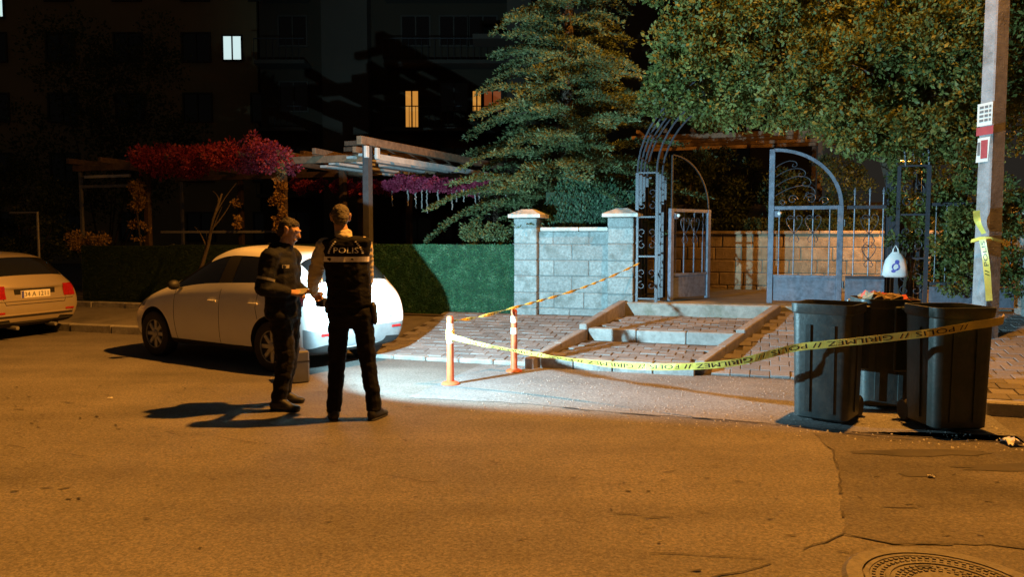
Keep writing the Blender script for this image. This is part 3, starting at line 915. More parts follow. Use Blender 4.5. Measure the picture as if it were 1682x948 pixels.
def gate_leaf(name, label, loc, rz, arch_m='iron_pale', low=False):
    t = thing(name, label, 'gate', loc, rz, 'iron gate leaves')
    MB().box(-0.035, 0.045, -0.03, 0.03, 0.0, 1.455 if low else 2.30, 0.006).build('stile' if low else 'tall_stile', M['iron_pale'], t)
    if low:
        MB().box(0.0, 0.03, -0.012, 0.012, 1.456, 2.285, 0.004).build('upper_stile', M['black'], t)  # black colour stands in for shade on the turned leaf
    MB().box(LW - 0.045, LW + 0.035, -0.03, 0.03, 0.0, 1.46, 0.006).build('hinge_stile', M['iron_pale'], t)
    b = MB()
    arc = [(0.03 + (LW - 0.03) * math.sin(a), 1.44 + 0.845 * math.cos(a)) for a in np.linspace(0, PI / 2, 16)]
    for p, q in zip(arc[:-1], arc[1:]):
        b.bar((p[0], 0, p[1]), (q[0], 0, q[1]), 0.02 if low else 0.05, 0.02 if low else 0.045)
    b.build('arched_rail', M[arch_m], t)
    MB().box(0.046, LW - 0.046, -0.022, 0.022, 1.40, 1.455, 0.004).build('middle_rail', M['iron_pale'], t)
    MB().box(0.046, LW - 0.046, -0.022, 0.022, 0.385, 0.43, 0.004).build('lower_rail', M['iron_pale'], t)
    MB().box(0.046, LW - 0.046, -0.008, 0.008, 0.04, 0.384, 0.002).build('kick_panel', M['iron_pale'], t)
    for x in (0.12, 0.33, 0.59, 0.82):
        MB().tube([(x, 0, 0.43), (x, 0, 1.40)], 0.0095, 6).build('bar', M['iron_pale'], t)
    for x in (0.33, 0.59):
        b = MB(); heart(b, x, 1.27, 0.85, -0.018); b.build('scroll', M['iron'], t)
    for (cx, cz, r, a0, a1) in () if low else ((0.55, 1.56, 0.09, PI, -1.6 * PI), (0.30, 1.55, 0.07, 0, 2.6 * PI), (0.16, 1.50, 0.045, PI, -1.2 * PI), (0.74, 1.52, 0.07, PI, -1.3 * PI)):
        MB().tube(to3(spiral((cx, cz), r, 0.02, a0, a1, 22)), 0.0065, 5).build('scroll', M['iron'], t)
    for (zz, ln, th) in () if low else ((1.60, 0.95, 0.75), (1.74, 0.85, 0.8), (1.88, 0.72, 0.8), (2.02, 0.52, 0.85)):
        pts = [(0.05, zz)]; st_ = ln / 40
        for q in range(40):
            f = q / 40
            a_ = th - 1.1 * f - 6.2 * f ** 4
            pts.append((pts[-1][0] + st_ * math.cos(a_), pts[-1][1] + st_ * math.sin(a_) * 0.8))
        MB().tube(to3(pts), 0.006, 5).build('scroll', M['iron'], t)
    MB().box(0.05, 0.14, -0.04, 0.035, 1.29, 1.385, 0.008).build('lock_box', M['iron_pale'], t)
    MB().ball((0.12, -0.05, 1.345), 0.028).build('knob', M['reflective'], t)
    for z in (0.25, 1.15):
        MB().tube([(LW + 0.05, 0, z), (LW + 0.05, 0, z + 0.1)], 0.018, 8).build('hinge', M['iron'], t)
    return t


gl = gate_leaf('gate_leaf', 'closed pale iron gate leaf with quarter arch top and heart scrolls', W(2.88, 2.97, 0.63), RZ)
gl2 = gate_leaf('gate_leaf', 'open iron gate leaf with arched top coloured as in shade, swung inward beside the trellis arch', W(1.40, 3.05, 0.62), RZ + R(58), 'black', True)  # arch coloured black to imitate the shade of facing away

fp = thing('iron_fence', 'short fixed iron fence with spear tips right of the closed gate leaf', 'fence', W(3.93, 2.97, 0.63), RZ)
MB().box(0.0, 0.52, -0.022, 0.022, 1.40, 1.45, 0.004).build('rail', M['iron'], fp)
MB().box(0.0, 0.52, -0.022, 0.022, 0.385, 0.43, 0.004).build('rail', M['iron'], fp)
MB().box(0.0, 0.52, -0.008, 0.008, 0.04, 0.384).build('kick_panel', M['iron_pale'], fp)
for x in (0.10, 0.30, 0.48):
    b = MB().tube([(x, 0, 0.43), (x, 0, 1.62)], 0.0095, 6)
    spear(b, x, 1.60)
    b.build('bar', M['iron_pale'], fp)
for zz, ss in ((1.27, 0.9), (0.85, 0.7)):
    b = MB(); heart(b, 0.30, zz, ss, -0.018); b.build('scroll', M['iron'], fp)

arch = thing('trellis_arch', 'dark iron trellis arch with curved ribs spanning the gateway', 'arch', W(0, 2.95, 0.6), RZ)
AW = (0.02, 0.36, 0.72, 1.08)
for w in AW:
    for u in (0.88, 4.98):
        MB().bar((u, w, 0), (u, w, 2.03), 0.05, 0.05).build('post', M['iron'], arch)
    for u in (1.19, 4.60):
        MB().bar((u, w, 0), (u, w, 2.03), 0.045, 0.045).build('post', M['iron'], arch)
    cu, r = 2.93, 2.05
    for rr in ((r, r - 0.3) if w in (AW[0], AW[2]) else (r,)):
        pts = [(cu - rr * math.cos(a), w, 2.03 + rr * 0.82 * math.sin(a)) for a in np.linspace(0, PI, 30)]
        MB().tube(pts, 0.016, 6).build('rib', M['iron'], arch)
for z in (0.05, 0.72, 1.34, 2.03):
    for u0, u1 in ((0.88, 1.19), (4.60, 4.98)):
        MB().bar((u0, 0.02, z), (u1, 0.02, z), 0.025, 0.025).build('cross_bar', M['iron'], arch)
        MB().bar((u0, 1.08, z), (u1, 1.08, z), 0.025, 0.025).build('cross_bar', M['iron'], arch)
    for u in (0.88, 4.98):
        MB().bar((u, 0.02, z), (u, 1.08, z), 0.022, 0.022).build('cross_bar', M['iron'], arch)
for a in np.linspace(0.15, PI - 0.15, 13):
    p = (2.93 - 2.05 * math.cos(a), 2.03 + 2.05 * 0.82 * math.sin(a))
    MB().bar((p[0], 0.02, p[1]), (p[0], 1.08, p[1]), 0.016, 0.016).build('purlin', M['iron'], arch)
for u in (1.035, 4.79):
    for z in (0.36, 1.0, 1.62):
        for sz in (-1, 1):
            for su in (-1, 1):
                MB().tube(to3([(u + su * (abs(q[0])), z + sz * q[1]) for q in spiral((0.075, 0.10), 0.07, 0.018, -PI / 2, 1.5 * PI, 16)], 0.02), 0.0065, 5).build('scroll', M['iron'], arch)

fr = thing('side_fence', 'iron fence with solid lower panel overgrown by leaves left of the pole', 'fence', W(5.03, 2.97, 0.6), RZ)
MB().box(0.0, 1.05, -0.008, 0.008, 0.04, 0.32).build('kick_panel', M['iron_pale'], fr)
for z in (0.34, 1.46):
    MB().box(0.0, 1.05, -0.02, 0.02, z, z + 0.045).build('rail', M['iron'], fr)
for x in np.linspace(0.06, 0.99, 8):
    MB().tube([(x, 0, 0.34), (x, 0, 1.48)], 0.009, 6).build('bar', M['iron'], fr)

# ---- sandstone retaining wall inside the courtyard
iw = thing('retaining_wall', 'sandstone block retaining wall behind the gate under warm light', 'wall', W(0, 6.5, 0.55), RZ)
MB().box(-0.4, 8.0, 0.02, 0.4, -0.2, 1.15).build('mortar', M['mortar'], iw)
course_blocks(iw, 'block', -0.4, 8.0, 0.0, 0.3, -0.12, [0.25, 0.25, 0.25, 0.25, 0.25], 0.52, M['innerstone'], bev=0.016)
for k in range(8):
    MB().box(-0.4 + 1.05 * k, 0.64 + 1.05 * k, -0.05, 0.42, 1.135, 1.20, 0.012).build('coping_stone', M['innerstone'], iw)
bank = mesh_obj('planted_bank', [(-0.4, 6.95, 1.70), (9, 6.95, 1.70), (9, 14, 2.6), (-0.4, 14, 2.6)], [(0, 1, 2, 3)], M['soil'])
struct(place(bank, ORIGIN, RZ))


# ================================================================== foliage
def leaves_np(c, d, size, aspect=0.55, fold=0.25):
    """rhomb leaves: centres c, pointing directions d"""
    n = len(c)
    d = d / (np.linalg.norm(d, axis=1)[:, None] + 1e-9)
    s = np.cross(d, rng.normal(0, 1, (n, 3)))
    s /= np.linalg.norm(s, axis=1)[:, None] + 1e-9
    nn = np.cross(d, s)
    L_ = size[:, None]
    a = c
    e = c + d * L_
    m1 = c + d * L_ * 0.5 + s * L_ * aspect * 0.5 + nn * L_ * fold * 0.3
    m2 = c + d * L_ * 0.5 - s * L_ * aspect * 0.5 + nn * L_ * fold * 0.3
    V = np.stack([a, m1, e, m2], 1).reshape(-1, 3)
    return V, np.arange(4 * n).reshape(-1, 4)


def lobe_points(lobes, n, shell=0.55, hole=0.42):
    """points in the outer shell of many overlapping lobes, thinned by noise into clumps"""
    lob = np.array(lobes)
    vol = lob[:, 3] ** 2
    k = rng.choice(len(lob), int(n * 2.2), p=vol / vol.sum())
    v = rng.normal(0, 1, (len(k), 3)); v /= np.linalg.norm(v, axis=1)[:, None]
    rad = (shell + (1.08 - shell) * rng.random(len(k)) ** 0.7)
    sq = np.array([1, 1, 0.8])
    P = lob[k, :3] + v * rad[:, None] * lob[k, 3][:, None] * sq
    keep = np.array([noise.noise(Vector(p) * 2.6) + 0.5 * noise.noise(Vector(p) * 6.5) for p in P]) > -hole + 0.25
    P, v = P[keep][:n], v[keep][:n]
    return P, v


def leaf_obj(name, P, v, size, m, parent, aspect=0.55, up=0.2, jit=0.8, kind=None):
    n = len(P)
    d = v + rng.normal(0, jit, (n, 3)) + np.array([0, 0, up])
    V, Q = leaves_np(P, d, size * rng.uniform(0.45, 1.55, n), aspect)
    o = np_mesh(name, V, Q, m, parent)
    if kind:
        o['kind'] = kind
    return o


def limb_path(a, b, bend=0.25, n=7):
    a, b = Vector(a), Vector(b)
    k = Vector((random.uniform(-1, 1), random.uniform(-1, 1), random.uniform(0, 1))) * bend
    return [a.lerp(b, t) + k * math.sin(t * PI) for t in np.linspace(0, 1, n)]


# ---- large broadleaf tree over the gate (coordinates relative to its base, site-rotated)
tree = thing('broadleaf_tree', 'large dense broadleaf tree overhanging the iron gate, lit white and orange', 'tree', W(3.9, 5.3, 0.6), RZ)
lobes = []
def lob(u, w, z, r):
    lobes.append((u - 3.9, w - 5.3, z - 0.6, r))
for i in range(210):
    u = random.uniform(1.1, 6.3)
    w = random.uniform(2.35, 5.9)
    zlow = 3.45 + 0.5 * max(0, 2.0 - u) - (0.5 if 3.5 < u < 5.2 else 0) + 0.03 * (w - 2.3)
    top = 7.0 - 0.5 * abs(u - 3.6)
    z = random.uniform(zlow + 0.2, top)
    if u < 1.25 + 0.28 * max(0, z - 4.2):
        continue
    lob(u, w, z, random.uniform(0.34, 0.6))
for i in range(60):
    u = random.uniform(1.0, 5.9)
    w = random.uniform(2.2, 2.7)
    zb = 3.38 + 0.35 * max(0, 1.9 - u) - 0.5 * math.exp(-((u - 4.6) / 0.9) ** 2)
    lob(u, w, zb + random.random() ** 1.5 * 2.4, random.uniform(0.24, 0.42))
for i in range(34):
    u = random.uniform(3.6, 6.0)
    lob(u, random.uniform(2.5, 3.4), random.uniform(2.75 + 0.12 * abs(u - 5), 3.6), random.uniform(0.2, 0.36))
P, v = lobe_points(lobes, 180000)
leaf_obj('crown', P, v, 0.066, M['leaf'], tree)
b = MB()
b.tube([(1.0, -0.9, -0.2), (0.98, -0.88, 0.8), (0.9, -0.8, 1.7), (0.7, -0.6, 2.6), (0, 0, 4.2)], [0.16, 0.14, 0.125, 0.11, 0.08], 10)
b.build('trunk', M['bark'], tree, True)
for i in range(16):
    q = lobes[(i * 9) % len(lobes)]
    MB().tube(limb_path((0.3, -0.25, random.uniform(3.2, 3.8)), q[:3]), [0.06, 0.055, 0.048, 0.04, 0.03, 0.022, 0.012], 6).build('limb', M['bark'], tree, True)

# ---- cedar left of the gate: tiers of drooping sprays
cedar = thing('cedar_tree', 'tall layered cedar tree behind the block wall', 'tree', W(-0.72, 4.9, 0.3), RZ)
MB().tube([(0, 0, -0.2), (0.02, 0, 2), (-0.02, 0.02, 4), (0.0, 0, 6.2), (0.03, 0, 8.2)], [0.17, 0.14, 0.11, 0.075, 0.02], 9).build('trunk', M['bark'], cedar, True)
cp, cdv = [], []
for i in range(290):
    z = 0.75 + 7.0 * (i / 290) + random.uniform(-0.22, 0.22)
    ang = i * 2.39996 + random.uniform(-0.7, 0.7)
    env = 2.6 * max(0.02, 1 - ((z - 0.9) / 8.0)) ** 0.97
    if z < 1.6:
        env *= 0.72
    ln = env * random.uniform(0.5, 1.18)
    drop = random.uniform(0.02, 0.42)
    pts = []
    for t in np.linspace(0, 1, 8):
        r_ = ln * t
        pts.append(Vector((r_ * math.cos(ang), r_ * math.sin(ang), z + 0.28 * ln * math.sin(t * 2.2) * 0.6 - drop * ln * t * t)))
    if i % 6 == 0:
        MB().tube(pts, [0.028 * (1 - 0.85 * t) for t in np.linspace(0, 1, 8)], 5).build('limb', M['bark'], cedar, True)
    # side sprays
    tang = Vector((-math.sin(ang), math.cos(ang), 0))
    rad = Vector((math.cos(ang), math.sin(ang), 0))
    for t in np.linspace(0.18, 1.0, max(8, int(ln * 13))):
        k = min(6, int(t * 7)); p = pts[k].lerp(pts[k + 1], t * 7 - k)
        hw = (0.12 + 0.42 * ln * 0.35) * (1.15 - t) ** 0.6 + 0.04
        for sg in (-1, 1):
            dr = (tang * sg * 0.85 + rad * 0.55).normalized()
            nb = max(3, int(hw * 26))
            for j in range(nb):
                q = p + dr * hw * (j + random.random()) / nb + Vector((random.gauss(0, 0.018), random.gauss(0, 0.018), -0.22 * hw * (j / nb) ** 2 + random.gauss(0, 0.016)))
                for _ in range(3):
                    cp.append(q); cdv.append(dr * 0.5 + rad * 0.4 + Vector((random.gauss(0, 0.5), random.gauss(0, 0.5), random.gauss(0.12, 0.4))))
P = np.array([tuple(p) for p in cp]); v = np.array([tuple(p) for p in cdv])
V, Q = leaves_np(P, v, 0.066 * rng.uniform(0.7, 1.4, len(P)), 0.30, 0.2)
np_mesh('crown', V, Q, M['needle'], cedar)

# ---- clipped thuja between cedar and gate
thu = thing('thuja_hedge', 'dense blue-green thuja hedge rising behind the block wall', 'hedge', W(0.05, 3.85, 0.3), RZ)
n = 34000
P = np.stack([rng.uniform(-0.95, 0.85, n), rng.uniform(-0.42, 0.35, n), rng.uniform(0.1, 2.45, n)], 1)
edge = np.array([noise.noise(Vector((p[0] * 3, p[1] * 3, 0.5))) for p in P])
keep = (P[:, 2] < 2.3 + 0.25 * edge - 0.5 * (np.abs(P[:, 0] + 0.05) / 0.9) ** 4) & (P[:, 1] < 0.0 - 0.2 + 0.1 * rng.normal(0, 1, n) + 0.6 * (P[:, 2] > 2.0))
P = P[keep]
leaf_obj('foliage', P, np.tile([0, -0.5, 0.9], (len(P), 1)), 0.05, M['thuja'], thu, 0.4, 0.4, 0.55)
MB().box(-0.85, 0.75, -0.2, 0.3, 0.0, 2.1).build('core', M['turf_back'], thu)


def shrub(name, label, u, w, z, lbs, n, size, m, group=None, cat='shrub', stems=3):
    t = thing(name, label, cat, W(u, w, z), RZ, group)
    P, v = lobe_points(lbs, n, 0.3)
    leaf_obj('foliage', P, v, size, M[m], t)
    for i in range(stems):
        q = lbs[(i * 5) % len(lbs)]
        MB().tube(limb_path((random.uniform(-.05, .05), 0, 0), q[:3], 0.1), [0.03, 0.027, 0.024, 0.02, 0.016, 0.012, 0.008], 5).build('stem', M['bark'], t)
    return t


def rl(n, su, sw, z0, z1, r0, r1):
    return [(random.uniform(-su, su), random.uniform(-sw, sw), random.uniform(z0, z1), random.uniform(r0, r1)) for _ in range(n)]


shrub('climber', 'leafy climber growing over the iron fence left of the pole', 5.35, 3.25, 0.6, rl(26, 0.5, 0.18, 0.3, 2.5, 0.16, 0.32) + rl(8, 0.25, 0.2, 0.2, 1.4, 0.16, 0.3), 13000, 0.055, 'leaf', cat='climber')
shrub('fence_bush', 'loose green bush hanging over the iron fence beside the pole', 5.75, 2.82, 0.45, rl(26, 0.55, 0.12, 0.5, 1.9, 0.13, 0.26), 9000, 0.055, 'leaf', cat='bush')
shrub('climber', 'sparse dark creeper winding through the right trellis posts', 4.72, 3.2, 0.6, rl(16, 0.2, 0.2, 0.3, 2.3, 0.10, 0.18), 2600, 0.05, 'leaf', cat='climber')
shrub('tall_shrub', 'dark leafy tree crown at the right edge behind the pole', 7.2, 3.9, 0.5, rl(50, 0.9, 0.7, 0.5, 6.2, 0.3, 0.5), 20000, 0.06, 'leaf', cat='tree')
shrub('low_bush', 'low pale-tipped bush between the turf panel and the cedar', -1.75, 3.55, 0.3, rl(12, 0.45, 0.2, 0.9, 1.45, 0.14, 0.26), 6000, 0.045, 'needle', cat='bush')
for i, (u, w, h, lab) in enumerate(((1.1, 7.4, 1.6, 'dim shrub on the bank just inside the trellis arch'), (2.0, 8.0, 1.9, 'feathery olive shrub on the bank seen through the gate opening'),
                                   (3.1, 7.6, 1.3, 'dark rounded shrub on the bank behind the closed gate leaf'), (4.4, 7.8, 1.5, 'dark shrub on the bank behind the spear-tipped fence panel'))):
    shrub('bank_shrub', lab, u, w, 1.65, rl(14, 0.5, 0.35, 0.1, h, 0.22, 0.36), 5000, 0.06, 'shrub', 'shrubs on the courtyard bank')
hb = thing('clipped_hedge', 'low dark clipped hedge along the top of the sandstone wall', 'hedge', W(3.6, 6.95, 1.66), RZ)
n = 16000
P = np.stack([rng.uniform(-3.9, 3.5, n), rng.uniform(-0.15, 0.2, n), rng.uniform(0, 0.32, n)], 1)
leaf_obj('foliage', P, np.tile([0, -0.5, 0.8], (n, 1)), 0.045, M['shrub'], hb)
# left side greenery
shrub('dark_tree', 'tall dark tree at the far left behind the pergola', -14.5, 7.5, 0.4, rl(60, 2.2, 1.2, 2.0, 7.0, 0.45, 0.8), 16000, 0.09, 'shrub', cat='tree', stems=6)
shrub('dark_bush', 'dark bush behind the beige car at the left edge', -13.6, 4.2, 0.3, rl(26, 1.4, 0.5, 0.8, 3.0, 0.3, 0.5), 9000, 0.07, 'shrub', cat='bush')
shrub('yellow_flower_bush', 'low yellowing flower clump on the fence beside the thin pergola post', -10.9, 3.7, 0.4, rl(12, 0.42, 0.12, 0.95, 1.3, 0.10, 0.17), 1500, 0.05, 'goldleaf', cat='bush')

# ================================================================== text as flat print
def text_mesh(s):
    cu = bpy.data.curves.new('t', 'FONT')
    cu.body = s; cu.size = 1.0; cu.resolution_u = 2
    o = bpy.data.objects.new('t', cu); COL.objects.link(o)
    dg = bpy.context.evaluated_depsgraph_get(); dg.update()
    ev = o.evaluated_get(dg); me = ev.to_mesh()
    bm = bmesh.new(); bm.from_mesh(me)
    bmesh.ops.triangulate(bm, faces=bm.faces)
    bmesh.ops.subdivide_edges(bm, edges=[e for e in bm.edges if e.calc_length() > 0.3], cuts=2, use_grid_fill=True)
    V = [v.co.copy() for v in bm.verts]; F = [tuple(v.index for v in f.verts) for f in bm.faces]
    bm.free(); ev.to_mesh_clear()
    bpy.data.objects.remove(o); bpy.data.curves.remove(cu)
    x0, x1 = min(v.x for v in V), max(v.x for v in V)
    y0, y1 = min(v.y for v in V), max(v.y for v in V)
    V = [Vector(((v.x - x0), (v.y - y0), 0)) for v in V]
    return V, F, x1 - x0, y1 - y0


# ================================================================== concrete pole with the street lamp
pw = W(5.36, 1.42, 0.12)
pole = thing('street_lamp_pole', 'tall square concrete street lamp pole with posters and tape near the right edge', 'street lamp', pw, RZ + R(30))
prof = []
b = MB()
hw0, hw1, PH = 0.110, 0.075, 10.2
for (z, h) in ((-0.1, hw0 + 0.02), (0.0, hw0 + 0.02), (0.001, hw0), (PH, hw1)):
    c = h * 0.16
    prof.append([(-h + c, -h, z), (h - c, -h, z), (h, -h + c, z), (h, h - c, z), (h - c, h, z), (-h + c, h, z), (-h, h - c, z), (-h, -h + c, z)])
vs = [p for r_ in prof for p in r_]
fs = [tuple(range(7, -1, -1)), tuple(24 + k for k in range(8))] + [(i * 8 + k, i * 8 + (k + 1) % 8, (i + 1) * 8 + (k + 1) % 8, (i + 1) * 8 + k) for i in range(3) for k in range(8)]
b.add(vs, fs).build('shaft', M['pole'], pole)
inv = Matrix.Translation(pw) @ Matrix.Rotation(RZ + R(30), 4, 'Z')
inv = inv.inverted()
lamp_l = inv @ STREET_LAMP
d = Vector((lamp_l.x, lamp_l.y, 0)); dn = d.normalized()
MB().tube([Vector((0, 0, 9.6)), Vector((0, 0, 9.9)) + dn * 0.35, Vector((0, 0, 10.15)) + dn * 1.0, lamp_l - dn * 0.35 + Vector((0, 0, 0.10))], 0.035, 8).build('arm', M['steel'], pole, True)
hd = MB()
rot = Matrix.Rotation(math.atan2(dn.y, dn.x), 3, 'Z')
hd.box(lamp_l.x - 0.38, lamp_l.x + 0.32, lamp_l.y - 0.15, lamp_l.y + 0.15, lamp_l.z + 0.03, lamp_l.z + 0.16, 0.04, rot=rot)
hd = hd.build('lamp_head', M['steel'], pole)
ln = MB().box(lamp_l.x - 0.24, lamp_l.x + 0.26, lamp_l.y - 0.11, lamp_l.y + 0.11, lamp_l.z + 0.008, lamp_l.z + 0.027, rot=rot)
ln.build('lens', M['lamp_lens'], hd)


def pole_hw(z):
    return hw0 + (hw1 - hw0) * z / PH


def pole_sheet(name, x0, x1, z0, z1, m, off=0.004, lean=0.0, face='y'):
    v = []
    for (x, z) in ((x0, z0), (x1, z0), (x1 + lean, z1), (x0 + lean, z1)):
        v.append((x, -(pole_hw(z) + off), z) if face == 'y' else (-(pole_hw(z) + off), -x, z))
    v2 = [(p[0], p[1] - 0.001, p[2]) if face == 'y' else (p[0] - 0.001, p[1], p[2]) for p in v]
    return mesh_obj(name, v + v2, [(0, 1, 2, 3), (7, 6, 5, 4), (0, 4, 5, 1), (1, 5, 6, 2), (2, 6, 7, 3), (3, 7, 4, 0)], m, pole)


PF = 'x'   # the pole face turned to the floodlight
ps = pole_sheet('poster', -0.125, 0.10, 2.83, 3.10, M['paper'], face=PF)
for k in range(4):
    for (a, bb) in ((-0.09, -0.03), (-0.015, 0.035), (0.05, 0.08)):
        o = pole_sheet('print', a, bb, 2.88 + k * 0.052, 2.91 + k * 0.052, M['paper_grey'], 0.0065, face=PF)
        o.parent = ps
o = pole_sheet('poster', -0.13, 0.12, 2.72, 2.82, M['paper_red'], face=PF)
ps = pole_sheet('poster', -0.12, 0.06, 2.40, 2.69, M['paper'], face=PF, lean=0.02)
o = pole_sheet('print', -0.05, 0.05, 2.44, 2.66, M['paper_red'], 0.0065, face=PF); o.parent = ps
o = pole_sheet('print', -0.10, -0.06, 2.48, 2.64, M['paper_grey'], 0.0065, face=PF); o.parent = ps


# ================================================================== wheelie bins
def wheelie_bin(label, loc, rz, m, rag=False):
    t = thing('wheelie_bin', label, 'bin', loc, rz, 'wheelie bins at the kerb')
    secs = [(0.20, 0.20, 0.03), (0.228, 0.228, 0.05), (0.248, 0.248, 0.95), (0.262, 0.262, 0.965), (0.266, 0.266, 1.04)]
    inner = [(0.252, 0.252, 1.04), (0.238, 0.238, 0.95), (0.21, 0.21, 0.12)]
    vs, fs = [], []
    n = 16

    def ring(hx, hy, z):
        c = 0.30 * min(hx, hy)
        out = []
        for (sx_, sy_, a0) in ((1, 1, 0), (-1, 1, PI / 2), (-1, -1, PI), (1, -1, 1.5 * PI)):
            for k in range(4):
                a = a0 + (PI / 2) * k / 3
                out.append((sx_ * (hx - c) + c * math.cos(a), sy_ * (hy - c) + c * math.sin(a), z))
        return out
    rings = [ring(*s) for s in secs] + [ring(*s) for s in inner]
    for r_ in rings:
        vs += r_
    for i in range(len(rings) - 1):
        for k in range(n):
            fs.append((i * n + k, i * n + (k + 1) % n, (i + 1) * n + (k + 1) % n, (i + 1) * n + k))
    fs.append(tuple(range(n - 1, -1, -1)))
    fs.append(tuple((len(rings) - 1) * n + k for k in range(n)))
    mesh_obj('body', vs, fs, m, t, True, angle=40)
    # pressed ribs on front and sides
    def rib(x, ax, sg):
        q = []
        for (zz, dd) in ((0.10, 0.229), (0.86, 0.2465)):
            for (o_, w_) in ((0.011, -0.02), (0.011, 0.02), (-0.012, 0.02), (-0.012, -0.02)):
                d_ = sg * (dd + o_)
                q.append((x + w_, d_, zz) if ax == 'y' else (d_, x + w_, zz))
        MB().add(q, [(0, 1, 2, 3), (4, 7, 6, 5), (0, 4, 5, 1), (1, 5, 6, 2), (2, 6, 7, 3), (3, 7, 4, 0)]).build('rib', m, t)
    for x in (-0.10, 0.10):
        rib(x, 'y', -1)
    for s in (-1, 1):
        rib(0.0, 'x', s)
        MB().lathe([(0.03, -0.025), (0.085, -0.03), (0.10, -0.015), (0.10, 0.015), (0.085, 0.03), (0.03, 0.025)], 18, (s * 0.20, 0.245, 0.10), axis='x').build('wheel', M['rubber'], t, True, 40)
    MB().tube([(-0.17, 0.245, 0.10), (0.17, 0.245, 0.10)], 0.012, 8).build('axle', M['steel'], t)
    MB().tube([(-0.22, 0.262, 0.985), (-0.22, 0.32, 0.99), (0.22, 0.32, 0.99), (0.22, 0.262, 0.985)], 0.014, 8).build('handle', m, t)
    # lid thrown open, hanging behind
    MB().box(-0.26, 0.26, 0.336, 0.36, 0.42, 1.0, 0.01).build('lid', m, t)
    if rag:
        for k in range(7):
            b = MB().ball((random.uniform(-0.14, 0.14), random.uniform(-0.14, 0.14), 0.99 + random.uniform(0, 0.06)), (random.uniform(0.07, 0.12), random.uniform(0.07, 0.12), 0.06), 10, 6).jitter(0.02)
            b.build('rubbish', M['rag'] if k % 3 == 0 else M['trash'], t)
    else:
        b = MB().ball((0.0, 0.0, 0.84), (0.20, 0.20, 0.10), 14, 8).jitter(0.02); b.build('rubbish', M['trash'], t)
    return t


wheelie_bin('dark grey-green wheelie bin with tape across it, nearest the steps', (2.79, 6.72, 0), R(-38), M['bin_grey'])
wheelie_bin('dark green wheelie bin at the right, nearest the camera', (3.67, 6.42, 0), R(4), M['bin'])
wheelie_bin('grey wheelie bin heaped with red rubbish, behind the other two', (3.53, 7.25, 0), R(-12), M['bin_grey'], True)


# ================================================================== bollards
def bollard(label, loc):
    t = thing('bollard', label, 'bollard', loc, 0, 'orange bollards')
    MB().lathe([(0.10, 0.0), (0.10, 0.012), (0.085, 0.028), (0.05, 0.04)], 20).build('base', M['bollard'], t, True, 40)
    MB().lathe([(0.042, 0.03), (0.04, 0.10), (0.036, 0.70), (0.038, 0.705), (0.038, 0.735), (0.028, 0.755), (0.0, 0.76)], 18, cap=False).build('post', M['bollard'], t, True, 50)
    for z in (0.60, 0.46):
        MB().lathe([(0.0385, z), (0.0385, z + 0.075)], 18, cap=False).build('reflective_band', M['reflective'], t, True)
    return t


bollard('orange bollard tied with yellow tape, standing alone in the bright pool of light', (-0.675, 8.33, 0))
bollard('orange bollard in shadow next to the foot of the steps', (0.025, 9.14, 0))


# ================================================================== police tape
def catmull(pts, n=14):
    pts = [Vector(p) for p in pts]
    P_ = [pts[0] * 2 - pts[1]] + pts + [pts[-1] * 2 - pts[-2]]
    out = []
    for i in range(1, len(P_) - 2):
        for k in range(n):
            t = k / n
            a, b_, c, d_ = P_[i - 1], P_[i], P_[i + 1], P_[i + 2]
            out.append(0.5 * ((2 * b_) + (c - a) * t + (2 * a - 5 * b_ + 4 * c - d_) * t * t + (3 * b_ - a - 3 * c + d_) * t ** 3))
    out.append(pts[-1])
    return out


